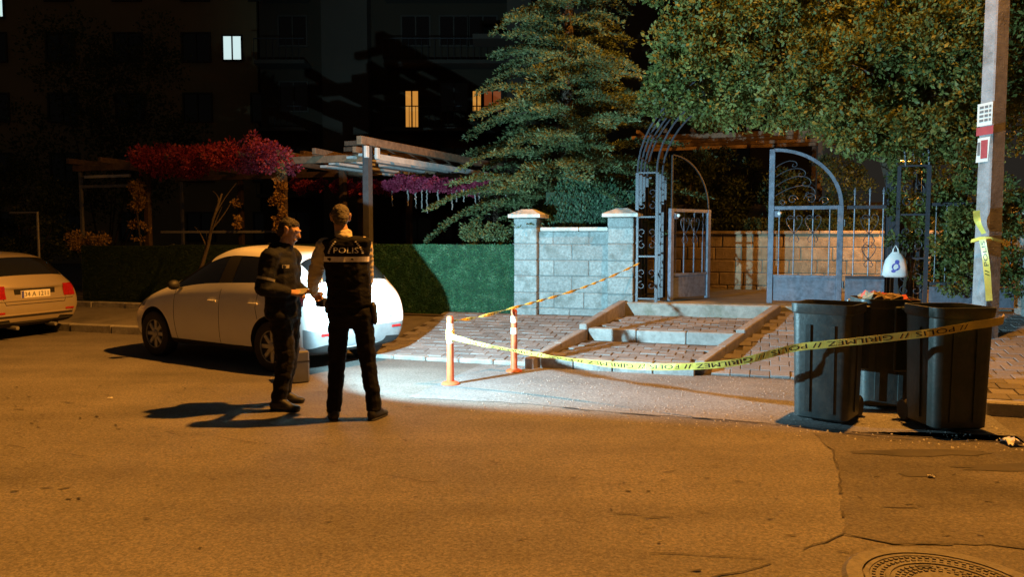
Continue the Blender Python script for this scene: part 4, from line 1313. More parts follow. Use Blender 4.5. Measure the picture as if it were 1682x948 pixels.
class Ribbon:
    """thin tape along a path, side vectors interpolated, printed on the side facing the street"""
    def __init__(s, path, width, tilt):
        s.p = path; s.w = width
        s.s = [0.0]
        for a, b_ in zip(path[:-1], path[1:]):
            s.s.append(s.s[-1] + (b_ - a).length)
        s.side, s.nrm = [], []
        m = len(path)
        for i in range(m):
            t = (path[min(i + 1, m - 1)] - path[max(i - 1, 0)]).normalized()
            up = Vector((0, 0, 1)); up = (up - t * up.dot(t)).normalized()
            nm = t.cross(up)
            if nm.y > 0:
                nm = -nm
            a = tilt(s.s[i])
            sd = up * math.cos(a) + nm * math.sin(a)
            s.side.append(sd)
            n2 = nm * math.cos(a) - up * math.sin(a)
            s.nrm.append(n2)

    def at(s, d_, t, off):
        d_ = max(0.0, min(s.s[-1] - 1e-6, d_))
        i = max(0, int(np.searchsorted(s.s, d_)) - 1)
        f = (d_ - s.s[i]) / max(1e-9, s.s[i + 1] - s.s[i])
        return s.p[i].lerp(s.p[i + 1], f) + s.side[i].lerp(s.side[i + 1], f) * t + s.nrm[i].lerp(s.nrm[i + 1], f) * off

    def build(s, name, parent, inked=None):
        vs, fs = [], []
        for i in range(len(s.p)):
            for (t, o) in ((-.5, 0.0006), (.5, 0.0006), (.5, -0.0006), (-.5, -0.0006)):
                vs.append(s.p[i] + s.side[i] * t * s.w + s.nrm[i] * o)
        for i in range(len(s.p) - 1):
            for k in range(4):
                fs.append((i * 4 + k, i * 4 + (k + 1) % 4, i * 4 + 4 + (k + 1) % 4, i * 4 + 4 + k))
        fs += [(0, 1, 2, 3), tuple(len(s.p) * 4 - 4 + k for k in range(4))]
        o = mesh_obj(name, vs, fs, M['tape'], parent)
        if inked is not None:
            d0, rep = inked
            TV, TF = [], []
            d_ = d0
            seq = [('POLIS', 0.30), ('//', 0.075), ('GIRILMEZ', 0.50), ('//', 0.075)]
            cache = {q: text_mesh(q) for q, _ in seq}
            k = 0
            while d_ < rep:
                q, wl = seq[k % 4]
                V, F, w_, h_ = cache[q]
                if d_ + wl < s.s[-1]:
                    for side in (1, -1):
                        base = len(TV)
                        for p in V:
                            dd = d_ + wl - p.x / w_ * wl          # printed upside down as it hangs
                            TV.append(s.at(dd, -(p.y / h_ - 0.5) * 0.62 * s.w, side * 0.0022))
                        TF += [tuple(base + i for i in f) for f in F]
                d_ += wl + 0.045
                k += 1
            to = mesh_obj('lettering', TV, TF, M['tape_ink'], o, fix=False)
            to['kind'] = 'stuff'
        return o


tp = thing('police_tape', 'yellow police tape with black lettering sagging from the bollard across the bins', 'tape', (0, 0, 0))
path = catmull([(-0.66, 8.285, 0.535), (-0.3, 8.10, 0.47), (0.2, 7.85, 0.415), (0.75, 7.5, 0.385), (1.3, 7.12, 0.40), (1.9, 6.7, 0.50), (2.40, 6.545, 0.655),
                (2.62, 6.43, 0.705), (2.86, 6.29, 0.755), (3.12, 6.18, 0.805), (3.38, 6.085, 0.855), (3.66, 6.105, 0.90), (3.93, 6.13, 0.94), (4.02, 6.27, 0.955)])
rb = Ribbon(path, 0.064, lambda d_: 0.9 * max(0, min(1, (2.1 - d_) / 0.8)) * (1 if d_ > 0.5 else d_ / 0.5) + 0.14 * math.sin(d_ * 5) + 0.16 * math.sin(d_ * 11.3) * math.sin(d_ * 2.1) + 0.08 * math.sin(d_ * 27))
rb.build('band', tp, (0.02, 5.6))
for k in range(2):
    pts = [Vector((-0.675 + 0.047 * math.cos(a), 8.33 + 0.047 * math.sin(a), 0.53 + 0.055 * k + 0.02 * math.sin(a))) for a in np.linspace(-PI / 2, 1.6 * PI, 26)]
    Ribbon(pts, 0.04, lambda d_: 0).build('wrap', tp)

tp2 = thing('police_tape', 'twisted yellow police tape stretched from the bollards up to the trellis arch', 'tape', (0, 0, 0))
pA, pB = Vector((-0.655, 8.34, 0.70)), Vector((0.025, 9.14, 0.775))
pC = W(0.93, 2.93, 1.21)
pts = [pA, pA.lerp(pB, 0.33) - Vector((0, 0, 0.02)), pA.lerp(pB, 0.66) - Vector((0, 0, 0.015)), pB] + [pB.lerp(pC, t) - Vector((0, 0, 0.06 * math.sin(PI * t))) for t in (0.2, 0.4, 0.6, 0.8)] + [pC]
path = catmull(pts, 22)
Ribbon(path, 0.034, lambda d_: d_ * 9.0 + 0.8 * math.sin(d_ * 4)).build('band', tp2, (0.02, 4.5))

tp3 = thing('police_tape', 'yellow police tape wound round the concrete pole with its end hanging down', 'tape', (0, 0, 0))
pwv = Vector((pw.x, pw.y, 0))
r0 = 0.185
pts = [pwv + Vector((-0.27, -0.19, 1.93)), pwv + Vector((-0.235, -0.17, 1.80)), pwv + Vector((-0.17, -0.19, 1.66))]
rbp = catmull(pts, 12)
Ribbon(rbp, 0.072, lambda d_: 0.9 + 0.5 * d_).build('band', tp3, (0.0, 0.45))
# round the shaft
loop = []
for a in np.linspace(R(200), R(200) + 2 * PI, 60):
    # square-ish loop round the rotated shaft
    ca, sa = math.cos(a - RZ - R(30)), math.sin(a - RZ - R(30))
    k = 0.152 / max(abs(ca), abs(sa))
    k = min(k, 0.178)
    loop.append(pwv + Vector((k * math.cos(a), k * math.sin(a), 1.585 + 0.02 * math.sin(2 * a))))
Ribbon(loop, 0.04, lambda d_: 0.15 * math.sin(d_ * 9)).build('wrap', tp3)
pts = [pwv + Vector((-0.165, -0.155, 1.59)), pwv + Vector((-0.135, -0.175, 1.40)), pwv + Vector((-0.105, -0.185, 1.15)), pwv + Vector((-0.075, -0.19, 0.86))]
pth = catmull(pts, 10)
pth2 = []
hang = Ribbon(pth, 0.072, lambda d_: 0.25 + 0.2 * math.sin(d_ * 8))
hang.build('loose_end', tp3, (0.02, 0.75))

# ================================================================== small things
# shopping bag hung on the gate post
bag = thing('shopping_bag', 'white plastic bag with blue print hanging on the trellis post', 'bag', W(4.57, 2.86, 1.05), RZ)
vs, fs = [], []
rows = [(0.0, 0.13, 0.035), (0.03, 0.165, 0.06), (0.14, 0.16, 0.065), (0.25, 0.13, 0.05), (0.31, 0.095, 0.035), (0.36, 0.05, 0.02)]
nn = 16
for i, (z, hx, hy) in enumerate(rows):
    for k in range(nn):
        a = 2 * PI * k / nn
        j = 1 + 0.14 * noise.noise(Vector((math.cos(a) * 2, math.sin(a) * 2, z * 12)))
        vs.append((hx * math.cos(a) * j, hy * math.sin(a) * j, z))
for i in range(len(rows) - 1):
    for k in range(nn):
        fs.append((i * nn + k, i * nn + (k + 1) % nn, (i + 1) * nn + (k + 1) % nn, (i + 1) * nn + k))
fs.append(tuple(range(nn - 1, -1, -1)))
bo = mesh_obj('sack', vs, fs, M['bag'], bag, True)
for s in (-1, 1):
    MB().tube([(s * 0.035, -0.01, 0.34), (s * 0.03, 0, 0.40), (0.0, 0.01, 0.455)], [0.014, 0.010, 0.007], 6).build('handle', M['bag'], bag, True)
bm = bmesh.new(); bm.from_mesh(bo.data); bvh = BVHTree.FromBMesh(bm)
pv, pf = [], []
for (cx, cz, rx, rz_) in ((0.0, 0.15, 0.055, 0.055), (0.015, 0.22, 0.03, 0.03), (-0.03, 0.09, 0.03, 0.022)):
    base = len(pv)
    for a in np.linspace(0, 2 * PI, 13)[:-1]:
        h = bvh.ray_cast(Vector((cx + rx * math.cos(a), -1, cz + rz_ * math.sin(a))), Vector((0, 1, 0)))
        y = h[0].y - 0.003 if h[0] else -0.07
        pv.append((cx + rx * math.cos(a), y, cz + rz_ * math.sin(a)))
    pf.append(tuple(range(base, base + 12)))
bm.free()
mesh_obj('print', pv, pf, M['bag_blue'], bag)

# equipment case on the ground behind the officers
cs = thing('equipment_case', 'grey upright equipment case on the ground behind the left officer', 'case', (-2.40, 8.52, 0), R(28))
MB().box(-0.10, 0.10, -0.14, 0.14, 0.0, 0.36, 0.018).build('shell', M['case'], cs)
MB().box(-0.103, 0.103, -0.143, 0.143, 0.235, 0.25).build('seam', M['black'], cs)
MB().tube([(0, -0.07, 0.36), (0, -0.07, 0.395), (0, 0.07, 0.395), (0, 0.07, 0.36)], 0.01, 6).build('handle', M['black'], cs)

# crumpled papers and litter
def crumple(label, x, y, s, group='litter near the bins', m='paper'):
    b = MB()
    n = 7
    vs = [(s * (i / n - .5) * 2 + random.gauss(0, s * .08), s * (j / n - .5) * 1.3 + random.gauss(0, s * .08), 0.012 + abs(random.gauss(0, s * .28))) for i in range(n + 1) for j in range(n + 1)]
    fs = [(i * (n + 1) + j, (i + 1) * (n + 1) + j, (i + 1) * (n + 1) + j + 1, i * (n + 1) + j + 1) for i in range(n) for j in range(n)]
    o = mesh_obj('crumpled_paper', vs, fs, M[m])
    place(o, (x, y, 0), random.uniform(0, 3))
    return tag(o, label, 'litter', group)


crumple('crumpled pale paper on the road right of the green bin', 3.87, 5.86, 0.085)
crumple('tiny white scrap on the oil-stained road patch', 2.80, 5.03, 0.022)
crumple('pale crumpled wrapper on the right pavement beside the bins', 4.42, 6.35, 0.08, m='trash')
crumple('small pale scrap on the kerb under the pole', 5.2, 8.4, 0.09, m='trash').location.z = 0.2
crumple('small white scrap on the road near the left edge', -4.0, 7.55, 0.02)

# scattered grit on the apron and road
n = 1500
gu = rng.uniform(0.2, 4.7, n); gw = rng.uniform(-2.7, 0.0, n)
cx = OX + CS * gu + SN * gw; cy = OY - SN * gu + CS * gw
c = np.stack([cx, cy, np.full(n, 0.008)], 1)
sz = rng.uniform(0.003, 0.011, n)
dirs = np.array([[1, 0, -.3], [-.5, .87, -.3], [-.5, -.87, -.3], [0, 0, 1]])
V = (c[:, None, :] + dirs[None] * sz[:, None, None] * rng.uniform(0.6, 1.4, (n, 4, 1))).reshape(-1, 3)
T = (np.arange(n)[:, None, None] * 4 + np.array([[0, 1, 3], [1, 2, 3], [2, 0, 3]])[None]).reshape(-1, 3)
gr = np_mesh('grit', V, T, M['kerb'])
gr['kind'] = 'stuff'
tag(gr, 'loose grit scattered over the apron before the steps', 'grit')

# manhole cover
mh = thing('manhole_cover', 'round cast iron manhole cover in the road at the bottom right', 'manhole', (2.0, 3.42, 0.004))
MB().lathe([(0.36, 0.0), (0.36, 0.012), (0.43, 0.012), (0.45, 0.0)], 48, cap=False).build('frame', M['iron_cover'], mh)
cv = MB().lathe([(0.352, 0.0), (0.352, 0.009), (0.33, 0.009), (0.328, 0.004), (0.26, 0.004), (0.258, 0.010), (0.24, 0.010), (0.238, 0.004), (0.14, 0.004), (0.138, 0.010), (0.0, 0.010)], 48, cap=False).build('lid', M['iron_cover'], mh)
b = MB()
for rr, nk in ((0.275, 54), (0.31, 60), (0.16, 30), (0.185, 36), (0.21, 40)):
    for k in range(nk):
        a = 2 * PI * k / nk
        q = Matrix.Rotation(a, 3, 'Z')
        b.box(rr - 0.008, rr + 0.008, -0.008, 0.008, 0.004, 0.0105, 0, rot=q, piv=(0, 0, 0.004))
b.build('tread_stud', M['iron_cover'], cv)['kind'] = 'stuff'
b = MB()
for k in range(2):
    b.box(-0.03 + k * 0.0, 0.03, -0.20 + 0.4 * k - 0.012, -0.20 + 0.4 * k + 0.012, 0.004, 0.011)
b.build('lifting_slot', M['black'], cv)

# planter with a leaning bare tree
pl = thing('planter_tree', 'leaning bare sapling in a dark square planter in front of the white hatchback', 'planter', W(-7.0, 2.25, 0.2), RZ)
MB().add([(-.2, -.2, 0), (.2, -.2, 0), (.2, .2, 0), (-.2, .2, 0), (-.26, -.26, .45), (.26, -.26, .45), (.26, .26, .45), (-.26, .26, .45)],
         [(0, 3, 2, 1), (0, 1, 5, 4), (1, 2, 6, 5), (2, 3, 7, 6), (3, 0, 4, 7), (4, 5, 6, 7)]).build('pot', M['wood_dark'], pl)
MB().box(-.29, .29, -.29, .29, .451, .49, 0.008).build('rim', M['kerb'], pl)
MB().tube([(0, 0, .45), (0.12, 0, .85), (0.30, 0, 1.3), (0.42, 0, 1.75), (0.62, 0, 2.2)], [0.04, 0.036, 0.03, 0.024, 0.014], 8).build('trunk', M['bark'], pl, True)
for k in range(7):
    z = 1.1 + 0.15 * k
    MB().tube(limb_path((0.2 + (z - 1.1) * 0.37, 0, z), (0.2 + (z - 1.1) * 0.37 + random.uniform(-0.4, 0.5), random.uniform(-0.3, 0.3), z + random.uniform(0.25, 0.6)), 0.06), [0.014, 0.013, 0.011, 0.009, 0.007, 0.006, 0.004], 5).build('branch', M['bark'], pl)
pp = thing('steel_post', 'thin grey steel post with a crossbar behind the beige car', 'post', W(-11.3, 2.75, 0.2), RZ)
MB().tube([(0, 0, 0), (0, 0, 1.95)], 0.025, 8).build('upright', M['steel'], pp)
MB().tube([(-0.02, 0, 1.93), (-0.75, 0, 1.93)], 0.02, 8).build('crossbar', M['steel'], pp)

# ================================================================== pergolas
pg = thing('creeper_pergola', 'dark wooden pergola draped with red creeper at the left', 'pergola', W(-8.4, 4.5, 0.3), RZ)
for (u, w, tk, m) in ((-3.62, 0, 0.06, 'steel'), (-1.75, 0, 0.11, 'wood_dark'), (1.75, 0, 0.11, 'wood_dark'), (-1.75, 3.2, 0.11, 'wood_dark'), (1.75, 3.2, 0.11, 'wood_dark'), (-3.62, 3.2, 0.06, 'steel')):
    MB().box(u - tk / 2, u + tk / 2, w - tk / 2, w + tk / 2, 0, 2.82).build('post', M[m], pg)
MB().box(-3.8, 3.75, -0.05, 0.05, 2.83, 2.97, 0.005).build('beam', M['wood'], pg)
MB().box(-3.8, 3.75, 3.15, 3.25, 2.83, 2.97, 0.005).build('beam', M['wood'], pg)
for k, u in enumerate(np.linspace(-3.6, 3.6, 9)):
    MB().box(u - 0.04, u + 0.04, -0.35, 3.5, 2.975, 3.09, 0.004).build('rafter', M['wood'], pg)
MB().box(-3.59, -1.83, -0.025, 0.025, 2.45, 2.51).build('rail', M['steel'], pg)
MB().box(-3.4, -2.1, -0.12, -0.08, 2.66, 2.72).build('lath', M['white_sheet'], pg)
MB().box(-1.4, 1.6, -0.02, 0.02, 1.42, 1.47).build('rail', M['steel'], pg)

cr = thing('red_creeper', 'red autumn creeper tumbling over the pergola beam and posts', 'creeper', W(-8.4, 4.35, 0.3), RZ)
P, v = lobe_points([(random.uniform(-1.9, 1.9), random.uniform(-0.3, 0.5), random.uniform(2.8, 3.15), random.uniform(0.14, 0.28)) for _ in range(80)] +
                   [(1.3 + random.gauss(0, 0.2), 0, 3.35, 0.16), (0.6, 0, 3.22, 0.2)], 15000, 0.3, 0.9)
leaf_obj('red_foliage', P, v, 0.062, M['redleaf'], cr, 0.7)
P, v = lobe_points([(-1.80 + random.gauss(0, 0.10), -0.05, random.uniform(1.35, 2.75), random.uniform(0.07, 0.13)) for _ in range(16)] +
                   [(1.80 + random.gauss(0, 0.06), -0.05, random.uniform(1.3, 2.85), random.uniform(0.06, 0.11)) for _ in range(18)] +
                   [(0.6 + random.gauss(0, 0.06), 0.1, random.uniform(1.4, 2.2), 0.06) for _ in range(6)], 2600, 0.2)
leaf_obj('yellowing_foliage', P, v, 0.055, M['goldleaf'], cr, 0.7)
for u in (-1.8, 1.8):
    MB().tube([(u, -0.08, -0.1), (u + 0.05, -0.07, 1), (u - 0.04, -0.08, 2), (u + 0.1, -0.02, 2.9)], [0.025, 0.02, 0.016, 0.01], 6).build('stem', M['bark'], cr)

# second pergola: near corner post, beams running back to the right
c0 = Vector((-2.72, 14.55, 0.12))
pr = math.atan2(5.4, 2.58)
pg2 = thing('lit_pergola', 'pergola with a tall dark post and floodlit pale roof beams right of centre-left', 'pergola', c0, pr)
for (x, y) in ((0, 0), (5.4, 0), (5.4, 2.6), (2.6, 2.6)):
    MB().box(x - 0.065, x + 0.065, y - 0.065, y + 0.065, 0, 3.22).build('post', M['post_dark'] if (x, y) == (0, 0) else M['wood_dark'], pg2)
MB().box(-0.25, 5.7, -0.06, 0.06, 3.225, 3.38, 0.006).build('beam', M['wood'], pg2)
MB().box(1.2, 5.7, 2.54, 2.66, 3.225, 3.38, 0.006).build('beam', M['wood'], pg2)
for k, x in enumerate(np.linspace(0.1, 5.5, 8)):
    MB().box(x - 0.04, x + 0.04, 0.08, min(3.0, 0.5 + x * 0.8), 3.26, 3.345, 0.004).build('rafter', M['wood_dark'], pg2)
for k, y in enumerate((0.35, 0.75, 1.15, 1.6, 2.05)):
    MB().box(0.3 + 0.6 * max(0, y - 0.5), 5.6, y - 0.08, y + 0.08, 3.08 - 0.02 * k, 3.10 - 0.02 * k + 0.03, 0).build('roof_slat', M['white_sheet'], pg2)
MB().box(0.2, 5.4, -0.09, -0.065, 2.98, 3.09).build('fascia', M['white_sheet'], pg2)
for x in (-0.17, 0.17):
    fx = MB().box(x - 0.05, x + 0.05, -0.14, -0.075, 2.98, 3.2, 0.01).build('spot_lamp', M['white_sheet'], pg2)

gd = thing('flower_garland', 'long garland of magenta flowers hanging along the dark pergola back', 'garland', W(-5.6, 7.0, 0.4), RZ)
P, v = lobe_points([(u, random.gauss(0, 0.08), 2.45 + 0.06 * math.sin(u * 2.2) - 0.07 * (u + 2.5) / 5 + random.gauss(0, 0.05), random.uniform(0.09, 0.17)) for u in np.concatenate([np.linspace(-2.5, -1.7, 7), np.linspace(-1.3, 2.8, 70)])], 12000, 0.2, 0.95)
leaf_obj('flowers', P, v, 0.055, M['pink'], gd, 0.8)
MB().tube([(u, 0, 2.5) for u in np.linspace(-2.7, 2.8, 12)], 0.012, 5).build('wire', M['iron_dark'], gd)
k = 0
ORD = 'first second third fourth fifth sixth seventh eighth ninth tenth eleventh twelfth thirteenth fourteenth fifteenth sixteenth seventeenth'.split()
for u in (-4.5, -4.1, -3.9, -3.75, -3.62, -3.35, -3.0, -2.9, -2.72, -2.45, -2.35, -2.15, -2.0, -1.72, -1.5, 0, 0.1):
    uu = u - 0.9
    ln = random.uniform(0.25, 0.55)
    b = MB()
    z = 2.72
    nb = int(ln / 0.035)
    b.tube([(0, 0, 0), (0, 0, -ln)], 0.004, 4)
    for q in range(nb):
        b.ball((random.gauss(0, 0.008), random.gauss(0, 0.008), -0.03 - q * 0.035), (0.016, 0.016, 0.02), 6, 4)
    o = b.build('hanging_strand', M['strand'])
    place(o, W(uu, 6.93, z), RZ)
    k += 1
    tag(o, ORD[k - 1] + ' bead strand from the left hanging beneath the magenta garland', 'strand', 'bead strands under the garland')

# wooden roof boards inside the courtyard
cp2 = thing('courtyard_pergola', 'wooden pergola top in warm light behind the trellis arch', 'pergola', W(2.2, 8.4, 0.6), RZ)
for (u, w) in ((-1.9, 0), (1.7, 0), (-1.9, 2.2), (1.7, 2.2)):
    MB().box(u - 0.05, u + 0.05, w - 0.05, w + 0.05, 0.9, 3.2).build('post', M['wood_dark'], cp2)
for w in (0, 0.7, 1.4, 2.2):
    MB().box(-2.3, 2.2, w - 0.05, w + 0.05, 3.21, 3.32, 0.004).build('beam', M['wood'], cp2)
for u in np.linspace(-2.1, 2.0, 8):
    MB().box(u - 0.04, u + 0.04, -0.4, 2.6, 3.325, 3.40, 0.004).build('rafter', M['wood'], cp2)

# courtyard lamp behind the tree
gp = W(5.35, 5.5, 0.6)
glp = thing('garden_lamp', 'hooded garden lamp post standing in the courtyard behind the tree leaves', 'lamp', gp, RZ)
MB().tube([(0, 0, 0), (0, 0, 2.2), (-0.05, 0, 2.4), (-0.2, 0, 2.5), (-0.35, 0, 2.45)], 0.03, 10).build('post', M['iron_dark'], glp, True)
MB().lathe([(0.03, 2.46), (0.10, 2.42), (0.17, 2.33), (0.165, 2.33), (0.09, 2.40)], 20, (-0.35, 0, 0), cap=False).build('hood', M['iron_dark'], glp, True)
MB().ball((-0.35, 0, 2.375), 0.035, 12, 8).build('bulb', M['lamp_lens'], glp, True)
gll = add_light('garden_lamp_light', 'POINT', (-0.35, 0, 2.30), SODIUM, 400, 0.05)
gll.parent = glp

# ================================================================== apartment blocks
def building(name, label, x0, x1, y, z1, m, win, depth=12):
    """facade in the plane y; win = list of (xa, xb, za, zb, material, frame?)"""
    t = thing(name, label, 'building', ((x0 + x1) / 2, y, 0.3))
    cx_ = (x0 + x1) / 2
    MB().box(x0 - cx_, x1 - cx_, 0, depth, 0, z1).build('wall', M[m], t)
    MB().box(x0 - cx_ - 0.5, x1 - cx_ + 0.5, -0.5, depth + .5, z1 + 0.003, z1 + 0.35).build('roof', M['slab'], t)
    for (xa, xb, za, zb, mm) in win:
        fr_ = MB()
        a, b_, c_, d_ = xa - cx_, xb - cx_, za - 0.3, zb - 0.3
        for (p, q, r_, s_) in ((a - .07, b_ + .07, c_ - .07, c_), (a - .07, b_ + .07, d_, d_ + .07), (a - .07, a, c_, d_), (b_, b_ + .07, c_, d_), ((a + b_) / 2 - .03, (a + b_) / 2 + .03, c_, d_)):
            fr_.box(p, q, -0.10, -0.003, r_, s_)
        w_ = fr_.build('window', M['slab'], t)
        MB().box(a, b_, -0.04, -0.02, c_, d_).build('pane', M[mm], w_)
    return t, cx_


wins = []
for k in range(6):
    z = 0.6 + 2.9 * k + 0.95
    for x in np.arange(-32.5, -12.5, 3.3):
        if abs(x + 13.9) < 1.5 and k == 3 or (abs(x + 25) < 2 and k >= 4):
            continue
        wins.append((x, x + 1.3, z, z + 1.3, 'dark_glass'))
wins.append((-14.02, -13.16, 10.3, 11.42, 'lit_cool'))
wins.append((-25.3, -24.65, 12.35, 14.0, 'lit_cool'))
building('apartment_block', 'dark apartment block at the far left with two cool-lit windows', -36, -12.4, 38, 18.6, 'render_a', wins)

wins = []
for k in range(6):
    z = 0.6 + 2.9 * k
    for x in (-7.45,):
        wins.append((x, x + 0.5, z + 1.2, z + 1.9, 'dark_glass'))
    for x in (-10.4, -3.2) + (() if k == 2 else (-4.9, -1.9, 0.2)):
        wins.append((x, x + 1.2, z + 0.95, z + 2.2, 'dark_glass'))
wins.append((-4.78, -4.22, 6.62, 8.22, 'lit_warm'))
wins.append((-1.76, -1.40, 6.9, 8.22, 'lit_warm'))
wins.append((-1.25, -0.5, 6.9, 8.22, 'lit_red'))
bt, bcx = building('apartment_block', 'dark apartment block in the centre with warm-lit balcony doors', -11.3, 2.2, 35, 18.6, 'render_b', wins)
MB().box(-8.3 - bcx, -6.3 - bcx, -1.0, -0.002, 0, 18.5).build('stair_tower', M['render_c'], bt)
for k in range(1, 6):
    z = 2.9 * k + 0.2
    for (xa, xb) in ((-11.2, -9.0), (-5.6, 0.2)):
        s_ = MB().box(xa - bcx, xb - bcx, -1.2, -0.004, z, z + 0.16).build('balcony', M['slab'], bt)
        r_ = MB()
        for x in np.arange(xa, xb + 0.01, 0.28):
            r_.tube([(x - bcx, -1.15, z + 0.16), (x - bcx, -1.15, z + 1.05)], 0.012, 4)
        r_.box(xa - bcx, xb - bcx, -1.17, -1.13, z + 1.05, z + 1.09)
        r_.build('railing', M['iron_dark'], s_)
wins = []
for k in range(5):
    z = 0.6 + 2.9 * k
    for x in (0.75, 3.2, 5.8, 8.4):
        wins.append((x, x + 1.1, z + 0.95, z + 2.3, 'dark_glass'))
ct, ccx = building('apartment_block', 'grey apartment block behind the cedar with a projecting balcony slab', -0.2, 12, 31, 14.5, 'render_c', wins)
for k in range(1, 5):
    MB().box(-1.5 - ccx, 2.4 - ccx, -1.3, -0.004, 2.9 * k + 0.2, 2.9 * k + 0.38).build('balcony', M['slab'], ct)

# ================================================================== cars
def evaluated(o, name):
    dg = bpy.context.evaluated_depsgraph_get(); dg.update()
    me = bpy.data.meshes.new_from_object(o.evaluated_get(dg))
    me.name = name
    return me


def car(name, label, loc, rz, paint, scale, plate_txt, hub=True):
    t = thing(name, label, 'car', loc, rz, 'parked cars')
    KX, KY, KZ = scale
    # stations nose -> tail; rows: 1 under edge, 2 sill, 3 side, 4 shoulder, 5 belt, 6 roof rail, 7 roof, 8 centre line
    def st(xs, ys, zs):
        xs = xs if isinstance(xs, (list, tuple)) else [xs] * 8
        return [(x * KX, y * KY, z * KZ) for x, y, z in zip(xs, ys, zs)]
    S_ = [
        st([1.93, 1.96, 2.0, 1.98, 1.93, 1.93, 1.95, 1.97], [.50, .56, .60, .58, .50, .40, .25, 0], [.20, .26, .42, .58, .66, .69, .71, .72]),
        st([1.80, 1.84, 1.88, 1.86, 1.80, 1.82, 1.86, 1.88], [.62, .70, .75, .73, .66, .52, .34, 0], [.18, .25, .44, .62, .715, .75, .77, .78]),
        st([1.50, 1.52, 1.55, 1.52, 1.45, 1.50, 1.52, 1.53], [.70, .79, .83, .82, .74, .60, .38, 0], [.17, .25, .47, .69, .815, .855, .875, .885]),
        st(1.14, [.72, .81, .84, .835, .77, .62, .40, 0], [.17, .25, .49, .75, .89, .945, .97, .98]),
        st([.84, .84, .84, .84, .86, .90, 1.0, 1.06], [.72, .81, .845, .84, .785, .70, .45, 0], [.17, .25, .50, .79, .925, .975, 1.03, 1.05]),
        st([.30, .30, .30, .30, .32, .10, .20, .25], [.72, .815, .845, .84, .79, .585, .42, 0], [.17, .25, .50, .82, .95, 1.385, 1.435, 1.45]),
        st([-.22, -.22, -.22, -.22, -.22, -.28, -.25, -.25], [.72, .815, .845, .84, .79, .60, .43, 0], [.17, .25, .50, .83, .97, 1.425, 1.475, 1.49]),
        st([-.32, -.32, -.32, -.32, -.32, -.37, -.35, -.35], [.72, .815, .845, .84, .79, .60, .43, 0], [.17, .25, .50, .83, .975, 1.43, 1.48, 1.495]),
        st([-1.08, -1.08, -1.08, -1.08, -1.10, -.98, -1.0, -1.0], [.72, .81, .845, .84, .78, .58, .42, 0], [.17, .25, .51, .86, 1.01, 1.40, 1.455, 1.475]),
        st([-1.45, -1.45, -1.48, -1.50, -1.52, -1.58, -1.68, -1.72], [.71, .80, .84, .83, .76, .58, .43, 0], [.18, .26, .52, .88, 1.03, 1.36, 1.42, 1.44]),
        st([-1.78, -1.82, -1.87, -1.86, -1.83, -1.86, -1.92, -1.94], [.70, .78, .825, .81, .735, .63, .44, 0], [.20, .28, .54, .82, .985, 1.01, 1.025, 1.03]),
        st([-1.90, -1.95, -2.00, -1.98, -1.95, -1.965, -1.985, -1.995], [.66, .74, .79, .775, .71, .60, .42, 0], [.24, .30, .52, .74, .88, .905, .915, .92]),
        st([-1.93, -1.97, -2.02, -2.00, -1.97, -1.98, -2.0, -2.005], [.56, .63, .68, .67, .60, .50, .34, 0], [.28, .34, .52, .70, .82, .845, .855, .86]),
    ]
    mats = [paint, M['car_glass'], M['head'], M['tail'] if name.startswith('beige') else M['tail_dark'], M['car_grey'], M['car_black']]
    V, F, MI = [], [], []
    idx = {}
    for i, s_ in enumerate(S_):
        x0 = s_[0][0]
        idx[(i, 0, 1)] = idx[(i, 0, -1)] = len(V); V.append((x0, 0, s_[0][2] + 0.01))
        for j in range(8):
            x, y, z = s_[j]
            if j == 7:
                idx[(i, 8, 1)] = idx[(i, 8, -1)] = len(V); V.append((x, 0, z))
            else:
                for sg in (1, -1):
                    idx[(i, j + 1, sg)] = len(V); V.append((x, sg * y, z))
    glass = {(4, 5), (4, 6), (4, 7), (5, 5), (7, 5), (9, 6), (9, 7)}
    n = len(S_)
    for i in range(n - 1):
        for j in range(8):
            for sg in (1, -1):
                q = (idx[(i, j, sg)], idx[(i + 1, j, sg)], idx[(i + 1, j + 1, sg)], idx[(i, j + 1, sg)])
                F.append(q if sg > 0 else q[::-1])
                mi = 0
                if (i, j) in glass: mi = 1
                elif (i, j) == (1, 4): mi = 2
                elif (i, j) in (((9, 4), (10, 4)) if name.startswith('beige') else ((9, 4),)): mi = 3
                elif j <= 1 or (i, j) == (6, 5): mi = 5
                elif i >= 10 and j == 2 and not name.startswith('beige'): mi = 4
                MI.append(mi)
    for i in (0, n - 1):
        for j in range(8):
            if j == 0 or j == 7:
                q = (idx[(i, j, 1)], idx[(i, j + 1, 1)], idx[(i, j + 1, -1)]) if j == 0 else (idx[(i, 7, 1)], idx[(i, 8, 1)], idx[(i, 7, -1)])
            else:
                q = (idx[(i, j, 1)], idx[(i, j + 1, 1)], idx[(i, j + 1, -1)], idx[(i, j, -1)])
            F.append(q); MI.append(5 if j <= 1 and i == 0 else (4 if (j in (1, 2) and i == n - 1 and paint is M['white_paint']) else 0))
    o = mesh_obj('car_tmp', V, F, mats, None, True, MI)
    sub = o.modifiers.new('s', 'SUBSURF'); sub.levels = 3; sub.render_levels = 3
    wr = 0.30 * KZ * 1.02
    WX = (1.24 * KX, -1.25 * KX)
    cut = MB()
    for x in WX:
        for sg in (1, -1):
            cut.lathe([(wr + 0.055, sg * 0.52 * KY), (wr + 0.055, sg * 1.1)], 40, (x, 0, wr + 0.005), axis='y')
    co = mesh_obj('cut_tmp', cut.v, cut.f, mats, None, False, [5] * len(cut.f))
    bo = o.modifiers.new('b', 'BOOLEAN'); bo.operation = 'DIFFERENCE'; bo.object = co; bo.solver = 'EXACT'
    try:
        bo.material_mode = 'INDEX'
    except Exception:
        pass
    me = evaluated(o, 'car')
